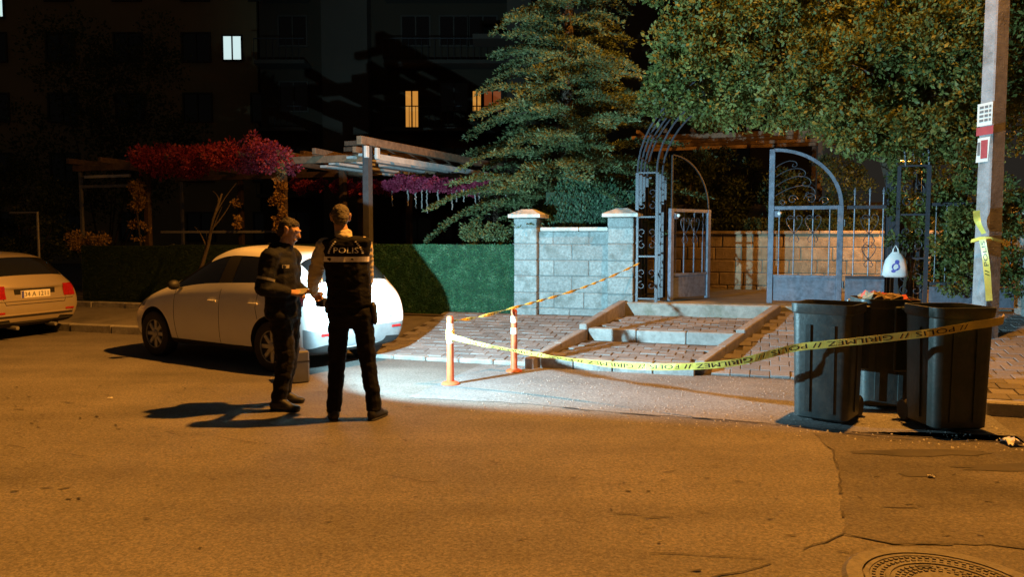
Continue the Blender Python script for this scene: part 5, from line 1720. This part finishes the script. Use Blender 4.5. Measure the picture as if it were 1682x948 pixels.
    bpy.data.objects.remove(o); bpy.data.objects.remove(co)
    bm = bmesh.new(); bm.from_mesh(me)
    bvh = BVHTree.FromBMesh(bm)
    # split faces by material, then glass and lamps into connected pieces
    def extract(faces, nm, m, off=0.0):
        vm, vv, ff = {}, [], []
        for f in faces:
            r_ = []
            for v in f.verts:
                if v.index not in vm:
                    vm[v.index] = len(vv); vv.append(v.co + v.normal * off)
                r_.append(vm[v.index])
            ff.append(tuple(r_))
        return mesh_obj(nm, vv, ff, m, t, True, fix=False, angle=50)
    bm.verts.ensure_lookup_table(); bm.faces.ensure_lookup_table()
    bm.normal_update()
    groups = {k: [f for f in bm.faces if f.material_index == k] for k in range(6)}
    body = extract(groups[0], 'body', paint)
    if groups[4]: extract(groups[4], 'rear_bumper', M['car_grey'])
    extract(groups[5], 'underbody', M['car_black'])
    for k, nm0 in ((1, 'window'), (2, 'headlight'), (3, 'taillight')):
        todo = set(f.index for f in groups[k])
        while todo:
            stack = [todo.pop()]; comp = []
            while stack:
                f = bm.faces[stack.pop()]; comp.append(f)
                for e in f.edges:
                    for g in e.link_faces:
                        if g.index in todo:
                            todo.discard(g.index); stack.append(g.index)
            c_ = sum((f.calc_center_median() for f in comp), Vector()) / len(comp)
            nm = nm0
            if k == 1 and abs(c_.y) < 0.2:
                nm = 'windscreen' if c_.x > 0 else 'rear_window'
            if k == 1 and len(comp) < 4: nm = 'window'
            extract(comp, nm, mats[k], -0.004 if k == 1 else 0.002)
    def side(x, z, sg):
        h = bvh.ray_cast(Vector((x, sg * 2, z)), Vector((0, -sg, 0)))
        return h[0] if h[0] else Vector((x, sg * 0.8, z))
    def back(y, z):
        h = bvh.ray_cast(Vector((-4, y, z)), Vector((1, 0, 0)))
        return h[0] if h[0] else Vector((-2 * KX, y, z))
    # door seams, handles, mirrors
    for sg in (1, -1):
        for xs in (((.70, .22), (.74, .55), (.74, .92)), ((-.24, .24), (-.25, .55), (-.26, .95)), ((-1.02, .62), (-.98, .75), (-1.02, 1.0))):
            pts = []
            for (xa, za), (xb, zb) in zip(xs[:-1], xs[1:]):
                for q in np.linspace(0, 1, 6)[(1 if pts else 0):]:
                    p = side((xa + (xb - xa) * q) * KX, (za + (zb - za) * q) * KZ, sg); pts.append(p + Vector((0, sg * -0.001, 0)))
            MB().tube(pts, 0.0045, 5).build('door_seam', M['car_black'], t)
        pts = [side(x * KX, .27 * KZ, sg) for x in np.linspace(.70, -.80, 10)]
        MB().tube(pts, 0.006, 5).build('sill_strip', M['car_black'], t)
        for x in (-.12, -.95):
            p = side(x * KX, .80 * KZ, sg)
            MB().box(p.x - .085, p.x + .085, p.y - .012 + sg * .012, p.y + .012 + sg * .012, p.z - .014, p.z + .014, .006).build('door_handle', paint, t)
        p = side(.62 * KX, .93 * KZ, sg)
        mi_ = MB().ball((p.x + 0.02, p.y + sg * .105, p.z + .05), (.06, .085, .065), 14, 9).build('mirror', M['black'], t, True)
        MB().bar((p.x, p.y - sg * .03, p.z - .01), (p.x + .015, p.y + sg * .06, p.z + .015), .04, .03).build('arm', M['black'], mi_)
    # wheels
    for x in WX:
        for sg in (1, -1):
            y = sg * 0.735 * KY
            w_ = thing_wheel(t, (x, y, wr), wr, sg, hub)
    # plate
    z = (.70 if paint is M['white_paint'] else .76) * KZ
    p = back(0, z)
    x = p.x - 0.012
    pl_ = MB().box(x - .006, x + .012, -.26, .26, z - .06, z + .06, .004).build('number_plate', M['plate'], t)
    V2, F2, w_, h_ = text_mesh(plate_txt)
    tv = [(x - .0085, .20 - v.x / w_ * .42, z - .036 + v.y / h_ * .072) for v in V2]
    mesh_obj('lettering', tv, F2, M['tape_ink'], pl_, fix=False)
    MB().box(x - .0085, x - .0065, .21, .255, z - .056, z + .056).build('blue_strip', M['bag_blue'], pl_)
    if name.startswith('beige'):
        MB().box(x + .0125, x + .03, -.36, .36, z - .085, z + .085, .004).build('plate_recess', M['car_black'], t)
        for zz, rr, mm in ((.665, .012, paint), (.43, .014, paint), (.40, .010, M['car_black']), (.30, .012, M['car_black'])):
            pts = [back(y, zz * KZ) + Vector((-.004, 0, 0)) for y in np.linspace(-.68, .68, 22)]
            MB().tube(pts, rr, 6).build('bumper_moulding', mm, t, True)
        for sg in (1, -1):
            gv, gf = [], []
            for a_ in range(7):
                for b_ in range(7):
                    q = back(sg * (.50 + .21 * a_ / 6) * KY, (.70 + .21 * b_ / 6) * KZ)
                    gv.append(q + Vector((-.008, 0, 0)))
            gf = [(a_ * 7 + b_, a_ * 7 + 7 + b_, a_ * 7 + 8 + b_, a_ * 7 + b_ + 1) for a_ in range(6) for b_ in range(6)]
            mesh_obj('taillight', gv, gf, M['tail'], t, True)
            MB().tube([(-1.80 * KX, sg * .34, .21), (-2.0 * KX, sg * .34, .20)], .03, 10).build('exhaust', M['steel'], t)
    # boot seam and red reflectors
    for sg in (1, -1):
        q = back(sg * .60 * KY, .47 * KZ)
        MB().box(q.x - .012, q.x + .01, q.y - .08, q.y + .08, q.z - .016, q.z + .016, .005).build('reflector', M['tail'], t)
    pts = [back(y, .60 * KZ) + Vector((-.001, 0, 0)) for y in np.linspace(-.52, .52, 14)]
    MB().tube(pts, .005, 5).build('boot_seam', M['car_black'], t)
    for sg in (1, -1):
        pts = [back(sg * yy, zz * KZ) + Vector((-.001, 0, 0)) for yy, zz in ((.52, .60), (.56, .70), (.57, .80), (.57, .92))]
        MB().tube(pts, .004, 5).build('boot_seam', M['car_black'], t)
    bm.free()
    return t


def thing_wheel(parent, c, r, sg, hub):
    ty = MB().lathe([(r * .62, -.09), (r * .86, -.10), (r * .97, -.085), (r, -.05), (r, .05), (r * .97, .085), (r * .86, .10), (r * .62, .09)], 32, (0, 0, 0), axis='y', cap=False).build('wheel', M['rubber'], parent, True, 50)
    ty.location = c
    rm = MB()
    rm.lathe([(r * .60, sg * .03), (r * .66, sg * .085), (r * .62, sg * .092), (r * .55, sg * .055), (r * .10, sg * .05)], 28, (0, 0, 0), axis='y')
    rm = rm.build('rim', M['black'], ty, True, 40)
    sp = MB()
    for k in range(8):
        a = 2 * PI * k / 8
        q = Matrix.Rotation(a, 3, 'Y')
        sp.box(r * .12, r * .62, sg * .062 - .012, sg * .062 + .012, -.028 * 1.0, .028, .006, rot=q, piv=(0, sg * .062, 0))
    sp.lathe([(r * .18, sg * .055), (r * .17, sg * .085), (r * .06, sg * .09)], 18, (0, 0, 0), axis='y')
    sp.lathe([(r * .58, sg * .06), (r * .60, sg * .09), (r * .65, sg * .09), (r * .66, sg * .07)], 28, (0, 0, 0), axis='y', cap=False)
    sp.build('hub_cap', M['rim'], ty, False)
    return ty


hd_ = R(147)
ax = Vector((-2.42, 9.75, 0))
fw = Vector((math.cos(hd_), math.sin(hd_), 0))
car('white_hatchback', 'white hatchback parked at an angle behind the two officers', ax + fw * 1.19, hd_, M['white_paint'], (0.95, 1, 1.02), '34 AR 611')
hd2 = R(162)
rc = Vector((-7.62, 12.25, 0))
fw2 = Vector((math.cos(hd2), math.sin(hd2), 0))
car('beige_hatchback', 'beige metallic hatchback seen from behind at the left edge', rc + fw2 * 2.06, hd2, M['beige_paint'], (1.03, 1.03, .95), '34 A 1211')

# ================================================================== people
ICO = None


def ico_pts():
    global ICO
    if ICO is None:
        bm = bmesh.new(); bmesh.ops.create_icosphere(bm, subdivisions=2, radius=1)
        ICO = [v.co.copy() for v in bm.verts]; bm.free()
    return ICO


def rad3(r):
    return r if isinstance(r, (tuple, list)) else (r, r, r)


def hull_into(bm, ells):
    vs = []
    for c, r in ells:
        r = rad3(r)
        for p in ico_pts():
            vs.append(bm.verts.new((c[0] + p.x * r[0], c[1] + p.y * r[1], c[2] + p.z * r[2])))
    ret = bmesh.ops.convex_hull(bm, input=vs)
    junk = [g for g in ret['geom_interior'] if isinstance(g, bmesh.types.BMVert)]
    bmesh.ops.delete(bm, geom=junk, context='VERTS')


def chain(*pr):
    """consecutive hulls: pr = [(c, r), (c, r), ...]"""
    return [[pr[i], pr[i + 1]] for i in range(len(pr) - 1)]


def blob(name, hulls, m, parent, voxel=0.008, smooth=4, wrinkle=0.0, wscale=7.0, cutz=None):
    bm = bmesh.new()
    for h in hulls:
        hull_into(bm, h)
    me = bpy.data.meshes.new(name); bm.to_mesh(me); bm.free()
    o = bpy.data.objects.new(name, me); COL.objects.link(o)
    rm = o.modifiers.new('r', 'REMESH'); rm.mode = 'VOXEL'; rm.voxel_size = voxel
    sm = o.modifiers.new('s', 'SMOOTH'); sm.iterations = smooth; sm.factor = 0.5
    me2 = evaluated(o, name)
    bpy.data.objects.remove(o); bpy.data.meshes.remove(me)
    if wrinkle:
        nv = len(me2.vertices)
        co = np.empty(nv * 3); me2.vertices.foreach_get('co', co); co = co.reshape(-1, 3)
        no = np.empty(nv * 3); me2.vertices.foreach_get('normal', no); no = no.reshape(-1, 3)
        k = np.array([noise.noise(Vector((p[0] * wscale, p[1] * wscale, p[2] * wscale * 2.2))) + 0.5 * noise.noise(Vector((p[0], p[1], p[2] * 2)) * wscale * 2.3) for p in co])
        co += no * (k * wrinkle)[:, None]
        me2.vertices.foreach_set('co', co.ravel())
    me2.materials.clear(); me2.materials.append(m)
    me2.polygons.foreach_set('use_smooth', [True] * len(me2.polygons))
    me2.update()
    return link(bpy.data.objects.new(name, me2), parent)


def xf(mx, hulls):
    """rotate/move hulls whose radii are near-isotropic or axis-swapped by mx (3x3+offset)"""
    return [[(mx @ Vector(c), r) for c, r in h] for h in hulls]


def head_hulls():
    """facing +Y, origin at the skull centre"""
    H_ = [[((0, -0.012, 0.015), (0.076, 0.095, 0.098)), ((0, 0.02, 0.0), (0.070, 0.075, 0.085))],
          [((0, 0.02, 0.0), (0.066, 0.070, 0.07)), ((0, 0.045, -0.085), (0.042, 0.042, 0.03)), ((0, 0.072, -0.105), (0.022, 0.018, 0.018))],
          [((0, 0.088, 0.012), (0.012, 0.012, 0.012)), ((0, 0.112, -0.024), (0.013, 0.012, 0.010)), ((0, 0.088, -0.03), (0.019, 0.012, 0.008))],
          [((-0.045, 0.078, 0.03), (0.018, 0.012, 0.009)), ((0.045, 0.078, 0.03), (0.018, 0.012, 0.009)), ((0, 0.09, 0.03), (0.012, 0.010, 0.009))],
          [((-0.02, 0.089, -0.058), (0.012, 0.010, 0.006)), ((0.02, 0.089, -0.058), (0.012, 0.010, 0.006)), ((0, 0.096, -0.058), (0.010, 0.008, 0.007))],
          [((-0.016, 0.086, -0.072), (0.012, 0.010, 0.006)), ((0.016, 0.086, -0.072), (0.012, 0.010, 0.006))]]
    for s in (-1, 1):
        H_.append([((s * 0.079, -0.008, 0.012), (0.008, 0.02, 0.026)), ((s * 0.086, -0.018, 0.02), (0.006, 0.016, 0.02)), ((s * 0.077, 0.0, -0.025), (0.007, 0.012, 0.012))])
    return H_


def rot_hulls(hulls, mx):
    """exact rotation: sample ellipsoids as point clouds of tiny spheres is heavy, so swap radii by nearest axis mapping"""
    out = []
    for h in hulls:
        hh = []
        for c, r in h:
            r = rad3(r)
            rr = [math.sqrt(sum((mx[i][k] * r[k]) ** 2 for k in range(3))) for i in range(3)]
            hh.append((mx.to_3x3() @ Vector(c) + mx.translation, tuple(rr)))
        out.append(hh)
    return out


def hand_hulls(wrist, dirv, palm_n, side, curl=0.6, s=1.0):
    """palm and five fingers; dirv = forearm direction, palm_n = way the palm faces, side = +1 thumb on dir x n"""
    d_ = Vector(dirv).normalized(); nrm = Vector(palm_n); nrm = (nrm - d_ * nrm.dot(d_)).normalized()
    x = d_.cross(nrm).normalized() * side
    w_ = Vector(wrist)
    H_ = [[(w_, 0.024 * s), (w_ + d_ * 0.035 * s + x * 0.02 * s, (0.016 * s,) * 3), (w_ + d_ * 0.09 * s + x * 0.03 * s, (0.013 * s,) * 3), (w_ + d_ * 0.092 * s - x * 0.03 * s, (0.013 * s,) * 3), (w_ + d_ * 0.03 * s - x * 0.022 * s, (0.016 * s,) * 3)]]
    lens = (0.074, 0.082, 0.077, 0.062)
    for k in range(4):
        p = w_ + (d_ * (0.094 - 0.004 * abs(k - 1.4)) + x * (0.031 - 0.0205 * k)) * s
        a = 0.0
        for q, (f, r0, r1) in enumerate(((0.42, 0.0095, 0.009), (0.32, 0.009, 0.0085), (0.26, 0.0085, 0.0075))):
            a += curl * (0.7 if q == 0 else 1.0)
            v = d_ * math.cos(a) + nrm * math.sin(a)
            p2 = p + v * lens[k] * f * s
            H_.append([(p, r0 * s), (p2, r1 * s)])
            p = p2
    p0 = w_ + (d_ * 0.028 + x * 0.026) * s
    p1 = p0 + (d_ * 0.7 + x * 0.75 + nrm * 0.35).normalized() * 0.045 * s
    p2 = p1 + (d_ * 0.9 + x * 0.25 + nrm * 0.5).normalized() * 0.032 * s
    H_ += chain((p0, 0.0135 * s), (p1, 0.0105 * s), (p2, 0.0085 * s))
    return H_


def shoe(parent, heel, toe, m):
    h_, t_ = Vector(heel), Vector(toe)
    d_ = (t_ - h_).normalized()
    b_ = blob('shoe', [[(h_ + Vector((0, 0, 0.045)), (0.042, 0.042, 0.04)), (h_.lerp(t_, 0.55) + Vector((0, 0, 0.04)), (0.048, 0.048, 0.036)), (t_ - d_ * 0.04 + Vector((0, 0, 0.032)), (0.045, 0.045, 0.028))],
                       [(h_ + Vector((0, 0, 0.05)), 0.044), (h_ + d_ * 0.04 + Vector((0, 0, 0.12)), (0.046, 0.046, 0.03)), (h_.lerp(t_, 0.6) + Vector((0, 0, 0.05)), (0.04, 0.04, 0.03))]], m, parent, 0.007, 2)
    s_ = blob('sole', [[(h_ + Vector((0, 0, 0.011)), (0.046, 0.046, 0.011)), (h_.lerp(t_, 0.6) + Vector((0, 0, 0.011)), (0.052, 0.052, 0.011)), (t_ - d_ * 0.045 + Vector((0, 0, 0.011)), (0.048, 0.048, 0.011))]], M['rubber'], b_, 0.007, 1)
    return b_


# ---------------------------------------------------------------- officer seen from behind
o2 = thing('person', 'officer seen from behind in a black vest lettered POLIS, reaching left', 'person', (-1.40, 6.70, 0), 0)
hipL, hipR = (-0.115, 0.0, 0.93), (0.085, 0.0, 0.93)
knL, knR = (-0.148, 0.03, 0.52), (0.120, 0.04, 0.52)
anL, anR = (-0.172, -0.02, 0.10), (0.180, 0.02, 0.10)
shL, shR = (-0.235, 0.01, 1.53), (0.105, 0.03, 1.54)
elL, wrL = (-0.355, 0.10, 1.26), (-0.435, 0.36, 1.10)
elR, wrR = (0.095, 0.17, 1.24), (-0.02, 0.40, 1.02)
hc = Vector((-0.100, 0.035, 1.785))
hm = Matrix.Translation(hc) @ Matrix.Rotation(R(14), 4, 'Z') @ Matrix.Rotation(R(-10), 4, 'X')
body = []
body += chain((anL, 0.04), (knL, 0.055), (hipL, 0.085)) + chain((anR, 0.04), (knR, 0.055), (hipR, 0.085))
body += [[((-0.015, 0, 0.95), (0.16, 0.10, 0.09)), ((-0.03, 0, 1.15), (0.145, 0.09, 0.08))], [((-0.03, 0, 1.15), (0.145, 0.09, 0.08)), ((-0.05, 0, 1.42), (0.17, 0.10, 0.12))]]
body += chain((shL, 0.06), (elL, 0.043), (wrL, 0.028)) + chain((shR, 0.06), (elR, 0.043), (wrR, 0.028))
body += [[((-0.065, 0.01, 1.56), (0.075, 0.07, 0.04)), ((-0.085, 0.02, 1.66), (0.056, 0.058, 0.05)), (hc + Vector((0, -0.01, -0.06)), (0.055, 0.06, 0.03))]]
body += rot_hulls(head_hulls(), hm)
body += hand_hulls(wrL, (0.1, 0.9, -0.3), (0.5, 0.1, -1), -1, 0.9)
body += hand_hulls(wrR, (-0.25, 0.9, -0.2), (-0.9, -0.2, 0), 1, 0.85)
blob('body', body, M['skin'], o2, 0.0055, 3)
for s in (-1, 1):
    MB().ball(hm @ Vector((s * 0.031, 0.079, 0.010)), 0.009).build('eye', M['hair_dark'], o2, True)
hair = blob('hair', rot_hulls([[((0, -0.018, 0.03), (0.080, 0.094, 0.088)), ((0, 0.025, 0.058), (0.066, 0.056, 0.054))], [((0, -0.045, -0.01), (0.074, 0.066, 0.055)), ((0, -0.05, -0.05), (0.058, 0.052, 0.03))]], hm), M['hair_grey'], o2, 0.006, 2, 0.004, 60)
# trousers
blob('trousers', [[((-0.02, 0, 1.08), (0.175, 0.115, 0.03)), ((-0.015, 0, 0.93), (0.185, 0.125, 0.06))], [((-0.015, 0, 0.93), (0.185, 0.125, 0.06)), (hipL, (0.10, 0.11, 0.12)), (hipR, (0.10, 0.11, 0.12))]]
     + chain((hipL, (0.095, 0.11, 0.09)), (knL, (0.077, 0.083, 0.08)), ((-0.163, -0.005, 0.22), (0.068, 0.075, 0.05)), ((-0.172, -0.02, 0.085), (0.066, 0.075, 0.02)))
     + chain((hipR, (0.095, 0.11, 0.09)), (knR, (0.077, 0.083, 0.08)), ((0.165, 0.025, 0.22), (0.068, 0.075, 0.05)), ((0.18, 0.015, 0.085), (0.066, 0.075, 0.02))),
     M['black_cloth'], o2, 0.008, 3, 0.010, 7)
shoe(o2, (-0.155, -0.06, 0), (-0.235, 0.165, 0), M['black'])
shoe(o2, (0.165, -0.03, 0), (0.255, 0.185, 0), M['black'])
# shirt with pale sleeves and collar
blob('shirt', [[((-0.05, 0, 1.30), (0.17, 0.11, 0.1)), ((-0.05, 0, 1.45), (0.185, 0.112, 0.08)), (shL, 0.07), (shR, 0.07)], [((-0.062, 0.01, 1.60), (0.085, 0.08, 0.03)), ((-0.08, 0.015, 1.665), (0.073, 0.074, 0.022))]]
     + chain((shL, 0.083), ((-0.30, 0.055, 1.40), 0.074), (elL, 0.066), ((-0.385, 0.19, 1.205), 0.056), ((-0.42, 0.31, 1.13), 0.046)) + chain((shR, 0.08), (elR, 0.064), ((0.07, 0.27, 1.12), 0.05)),
     M['shirt'], o2, 0.008, 3, 0.012, 11)
vest = blob('vest', [[((-0.02, 0, 1.02), (0.20, 0.135, 0.035)), ((-0.03, 0, 1.2), (0.195, 0.13, 0.08))], [((-0.03, 0, 1.2), (0.195, 0.13, 0.08)), ((-0.048, 0, 1.42), (0.205, 0.13, 0.10))],
                     [((-0.048, 0, 1.42), (0.205, 0.13, 0.10)), ((-0.20, 0.0, 1.565), (0.055, 0.085, 0.035)), ((0.115, 0.0, 1.575), (0.065, 0.10, 0.04)), ((-0.06, 0, 1.60), (0.10, 0.085, 0.03))]],
            M['black_cloth'], o2, 0.008, 3, 0.009, 9)
bm = bmesh.new(); bm.from_mesh(vest.data); vb = BVHTree.FromBMesh(bm)


def on_back(x, z, off=0.004):
    h = vb.ray_cast(Vector((x, -1, z)), Vector((0, 1, 0)))
    return (x, (h[0].y if h[0] else -0.12) - off, z)


# reflective band right round the vest
nv = 48
vs = []
for k in range(nv):
    a = 2 * PI * k / nv
    for z in (1.40, 1.445):
        c_ = Vector((-0.045, 0, z)); dv = Vector((math.cos(a), math.sin(a), 0))
        h = vb.ray_cast(c_ + dv * 1.0, -dv)
        p = h[0] if h[0] else c_ + dv * 0.2
        vs.append(p + dv * 0.004)
mesh_obj('reflective_band', vs, [(2 * k, 2 * ((k + 1) % nv), 2 * ((k + 1) % nv) + 1, 2 * k + 1) for k in range(nv)], M['stripe'], vest)
V2, F2, w_, h_ = text_mesh('POLIS')
mesh_obj('lettering', [on_back(-0.132 + v.x / w_ * 0.215, 1.475 + v.y / h_ * 0.05) for v in V2], F2, M['print_white'], vest, fix=False)
# wreath marks either side of the word
pv, pf = [], []
for s in (-1, 1):
    for k in range(7):
        f = k / 6
        cx_ = -0.03 + s * (0.145 - 0.055 * f ** 1.5); cz_ = 1.478 + 0.095 * f
        base = len(pv)
        for a in np.linspace(0, 2 * PI, 9)[:-1]:
            pv.append(on_back(cx_ + 0.010 * math.cos(a), cz_ + 0.0065 * math.sin(a)))
        pf.append(tuple(range(base, base + 8)))
mesh_obj('emblem', pv, pf, M['print_white'], vest, fix=False)
bm.free()
blob('belt', [[((-0.018, 0, 1.055), (0.192, 0.130, 0.022)), ((-0.018, 0, 1.03), (0.192, 0.130, 0.022))]], M['black'], o2, 0.008, 1)
blob('holster', [[((0.185, 0.0, 1.0), (0.028, 0.05, 0.05)), ((0.195, 0.01, 0.88), (0.024, 0.035, 0.04))]], M['black'], o2, 0.007, 1)
blob('pouch', [[((-0.21, 0.0, 1.02), (0.03, 0.05, 0.05)), ((-0.215, 0.0, 0.97), (0.028, 0.045, 0.03))]], M['black'], o2, 0.007, 1)

# the work light he holds out in front of him
fq = fdir.to_track_quat('Y', 'Z')
wl = thing('work_light', 'black handheld flood light held out between the two officers', 'lamp', FLOOD, 0)
wl.rotation_mode = 'QUATERNION'; wl.rotation_quaternion = fq
MB().box(-0.06, 0.06, -0.04, 0.02, -0.045, 0.045, 0.01).build('housing', M['black'], wl)
MB().box(-0.05, 0.05, 0.0215, 0.026, -0.036, 0.036).build('lens', M['flood_lens'], wl)
MB().tube([(-0.045, -0.03, 0.045), (-0.045, -0.035, 0.085), (0.045, -0.035, 0.085), (0.045, -0.03, 0.045)], 0.009, 6).build('handle', M['black'], wl)

# ---------------------------------------------------------------- officer in profile
o1 = thing('person', 'officer in a dark hooded jacket standing in profile, looking down at a paper', 'person', (-2.13, 7.15, 0), R(-6))
hipR1, hipL1 = (-0.005, -0.09, 0.90), (0.005, 0.09, 0.90)
knR1, knL1 = (0.045, -0.09, 0.49), (-0.01, 0.14, 0.49)
anR1, anL1 = (-0.035, -0.10, 0.10), (-0.13, 0.22, 0.10)
shR1, shL1 = (-0.045, -0.185, 1.43), (0.0, 0.185, 1.43)
elR1, wrR1 = (-0.09, -0.245, 1.15), (0.10, -0.13, 1.11)
elL1, wrL1 = (0.0, 0.23, 1.15), (0.17, 0.07, 1.11)
hc1 = Vector((0.065, -0.005, 1.675))
hm1 = Matrix.Translation(hc1) @ Matrix.Rotation(R(-90 + 4), 4, 'Z') @ Matrix.Rotation(R(-22), 4, 'X')
body = chain((anR1, 0.04), (knR1, 0.055), (hipR1, 0.085)) + chain((anL1, 0.04), (knL1, 0.055), (hipL1, 0.085))
body += [[((0, 0, 0.93), (0.10, 0.16, 0.09)), ((-0.01, 0, 1.13), (0.09, 0.145, 0.08))], [((-0.01, 0, 1.13), (0.09, 0.145, 0.08)), ((-0.02, 0, 1.36), (0.10, 0.17, 0.1))]]
body += chain((shR1, 0.06), (elR1, 0.043), (wrR1, 0.028)) + chain((shL1, 0.06), (elL1, 0.043), (wrL1, 0.028))
body += [[((-0.02, 0, 1.47), (0.07, 0.075, 0.04)), ((0.02, 0, 1.56), (0.055, 0.055, 0.05)), (hc1 + Vector((-0.015, 0, -0.06)), (0.055, 0.055, 0.03))]]
body += rot_hulls(head_hulls(), hm1)
body += hand_hulls(wrR1, (0.95, 0.25, -0.1), (0.1, 0.5, -0.85), 1, 0.5)
body += hand_hulls(wrL1, (0.9, -0.35, -0.1), (0.1, -0.5, -0.85), -1, 0.5)
blob('body', body, M['skin'], o1, 0.0055, 3)
for s in (-1, 1):
    MB().ball(hm1 @ Vector((s * 0.031, 0.079, 0.010)), 0.009).build('eye', M['hair_dark'], o1, True)
blob('hair', rot_hulls([[((0, -0.022, 0.030), (0.081, 0.094, 0.090)), ((0, 0.020, 0.068), (0.060, 0.050, 0.038))], [((0, -0.022, 0.03), (0.080, 0.06, 0.05)), ((0, 0.005, 0.0), (0.0785, 0.032, 0.035))], [((0, -0.04, -0.005), (0.079, 0.066, 0.06)), ((0, -0.055, -0.045), (0.06, 0.05, 0.03))]], hm1), M['hair_dark'], o1, 0.006, 2, 0.006, 55)
blob('trousers', [[((0, 0, 1.0), (0.13, 0.18, 0.04)), (hipR1, (0.12, 0.10, 0.12)), (hipL1, (0.12, 0.10, 0.12))]]
     + chain((hipR1, (0.115, 0.10, 0.1)), (knR1, (0.088, 0.08, 0.08)), ((0.0, -0.10, 0.25), (0.076, 0.07, 0.05)), ((-0.03, -0.10, 0.085), (0.074, 0.07, 0.02)))
     + chain((hipL1, (0.115, 0.10, 0.1)), (knL1, (0.088, 0.08, 0.08)), ((-0.08, 0.19, 0.25), (0.076, 0.07, 0.05)), ((-0.125, 0.22, 0.085), (0.074, 0.07, 0.02))),
     M['trouser'], o1, 0.008, 3, 0.011, 7)
shoe(o1, (-0.075, -0.105, 0), (0.185, -0.13, 0), M['black'])
shoe(o1, (-0.165, 0.22, 0), (0.085, 0.245, 0), M['black'])
jk = blob('jacket', [[((-0.01, 0, 0.865), (0.165, 0.205, 0.03)), ((-0.015, 0, 1.05), (0.155, 0.20, 0.08))], [((-0.015, 0, 1.05), (0.155, 0.20, 0.08)), ((-0.02, 0, 1.32), (0.155, 0.20, 0.12))],
                     [((-0.02, 0, 1.32), (0.155, 0.20, 0.12)), ((-0.03, -0.14, 1.45), (0.07, 0.07, 0.05)), ((-0.01, 0.14, 1.45), (0.07, 0.07, 0.05)), ((-0.01, 0, 1.50), (0.09, 0.09, 0.04))],
                     [((-0.085, 0, 1.46), (0.07, 0.12, 0.06)), ((-0.06, 0, 1.53), (0.06, 0.10, 0.04))], [((0.0, 0, 1.50), (0.09, 0.09, 0.03)), ((0.01, 0, 1.555), (0.078, 0.08, 0.02))]]
          + chain((shR1, 0.095), (elR1, 0.078), ((0.02, -0.18, 1.125), 0.062), ((0.085, -0.14, 1.11), 0.05)) + chain((shL1, 0.095), (elL1, 0.078), ((0.10, 0.13, 1.125), 0.062), ((0.155, 0.085, 1.11), 0.05)),
          M['navy'], o1, 0.008, 4, 0.012, 6)
# sleeve stripe and small chest badge
vs = []
e0, e1 = Vector(shR1), Vector(elR1)
axd = (e1 - e0).normalized(); s1 = axd.orthogonal().normalized(); s2 = axd.cross(s1)
bm = bmesh.new(); bm.from_mesh(jk.data); jb = BVHTree.FromBMesh(bm)
nv = 24
for k in range(nv):
    a = 2 * PI * k / nv
    dv = s1 * math.cos(a) + s2 * math.sin(a)
    for f in (0.66, 0.74):
        c_ = e0.lerp(e1, f)
        h = jb.ray_cast(c_ + dv * 0.14, -dv)
        p = h[0] if h[0] and (h[0] - c_).length < 0.13 else c_ + dv * 0.085
        vs.append(p + dv * 0.003)
mesh_obj('sleeve_stripe', vs, [(2 * k, 2 * ((k + 1) % nv), 2 * ((k + 1) % nv) + 1, 2 * k + 1) for k in range(nv)], M['glove'], jk)
pv = []
for (x, z) in ((0.06, 1.33), (0.10, 1.33), (0.10, 1.36), (0.06, 1.36)):
    h = jb.ray_cast(Vector((x, -1, z)), Vector((0, 1, 0)))
    pv.append((x, (h[0].y if h[0] else -0.2) - 0.004, z))
mesh_obj('badge', pv, [(0, 1, 2, 3)], M['glove'], jk)
bm.free()
# folded paper between their hands
pp_ = thing('folded_paper', 'folded grey paper in the hands of the officer in profile', 'paper', (-1.965, 7.05, 1.085), R(-10))
MB().add([(-0.075, -0.06, 0.0), (0.075, -0.06, 0.01), (0.075, 0.05, 0.055), (-0.075, 0.05, 0.045), (-0.075, -0.06, 0.003), (0.075, -0.06, 0.013), (0.075, 0.05, 0.058), (-0.075, 0.05, 0.048)],
         [(0, 3, 2, 1), (4, 5, 6, 7), (0, 1, 5, 4), (1, 2, 6, 5), (2, 3, 7, 6), (3, 0, 4, 7)]).build('sheet', M['glove'], pp_)
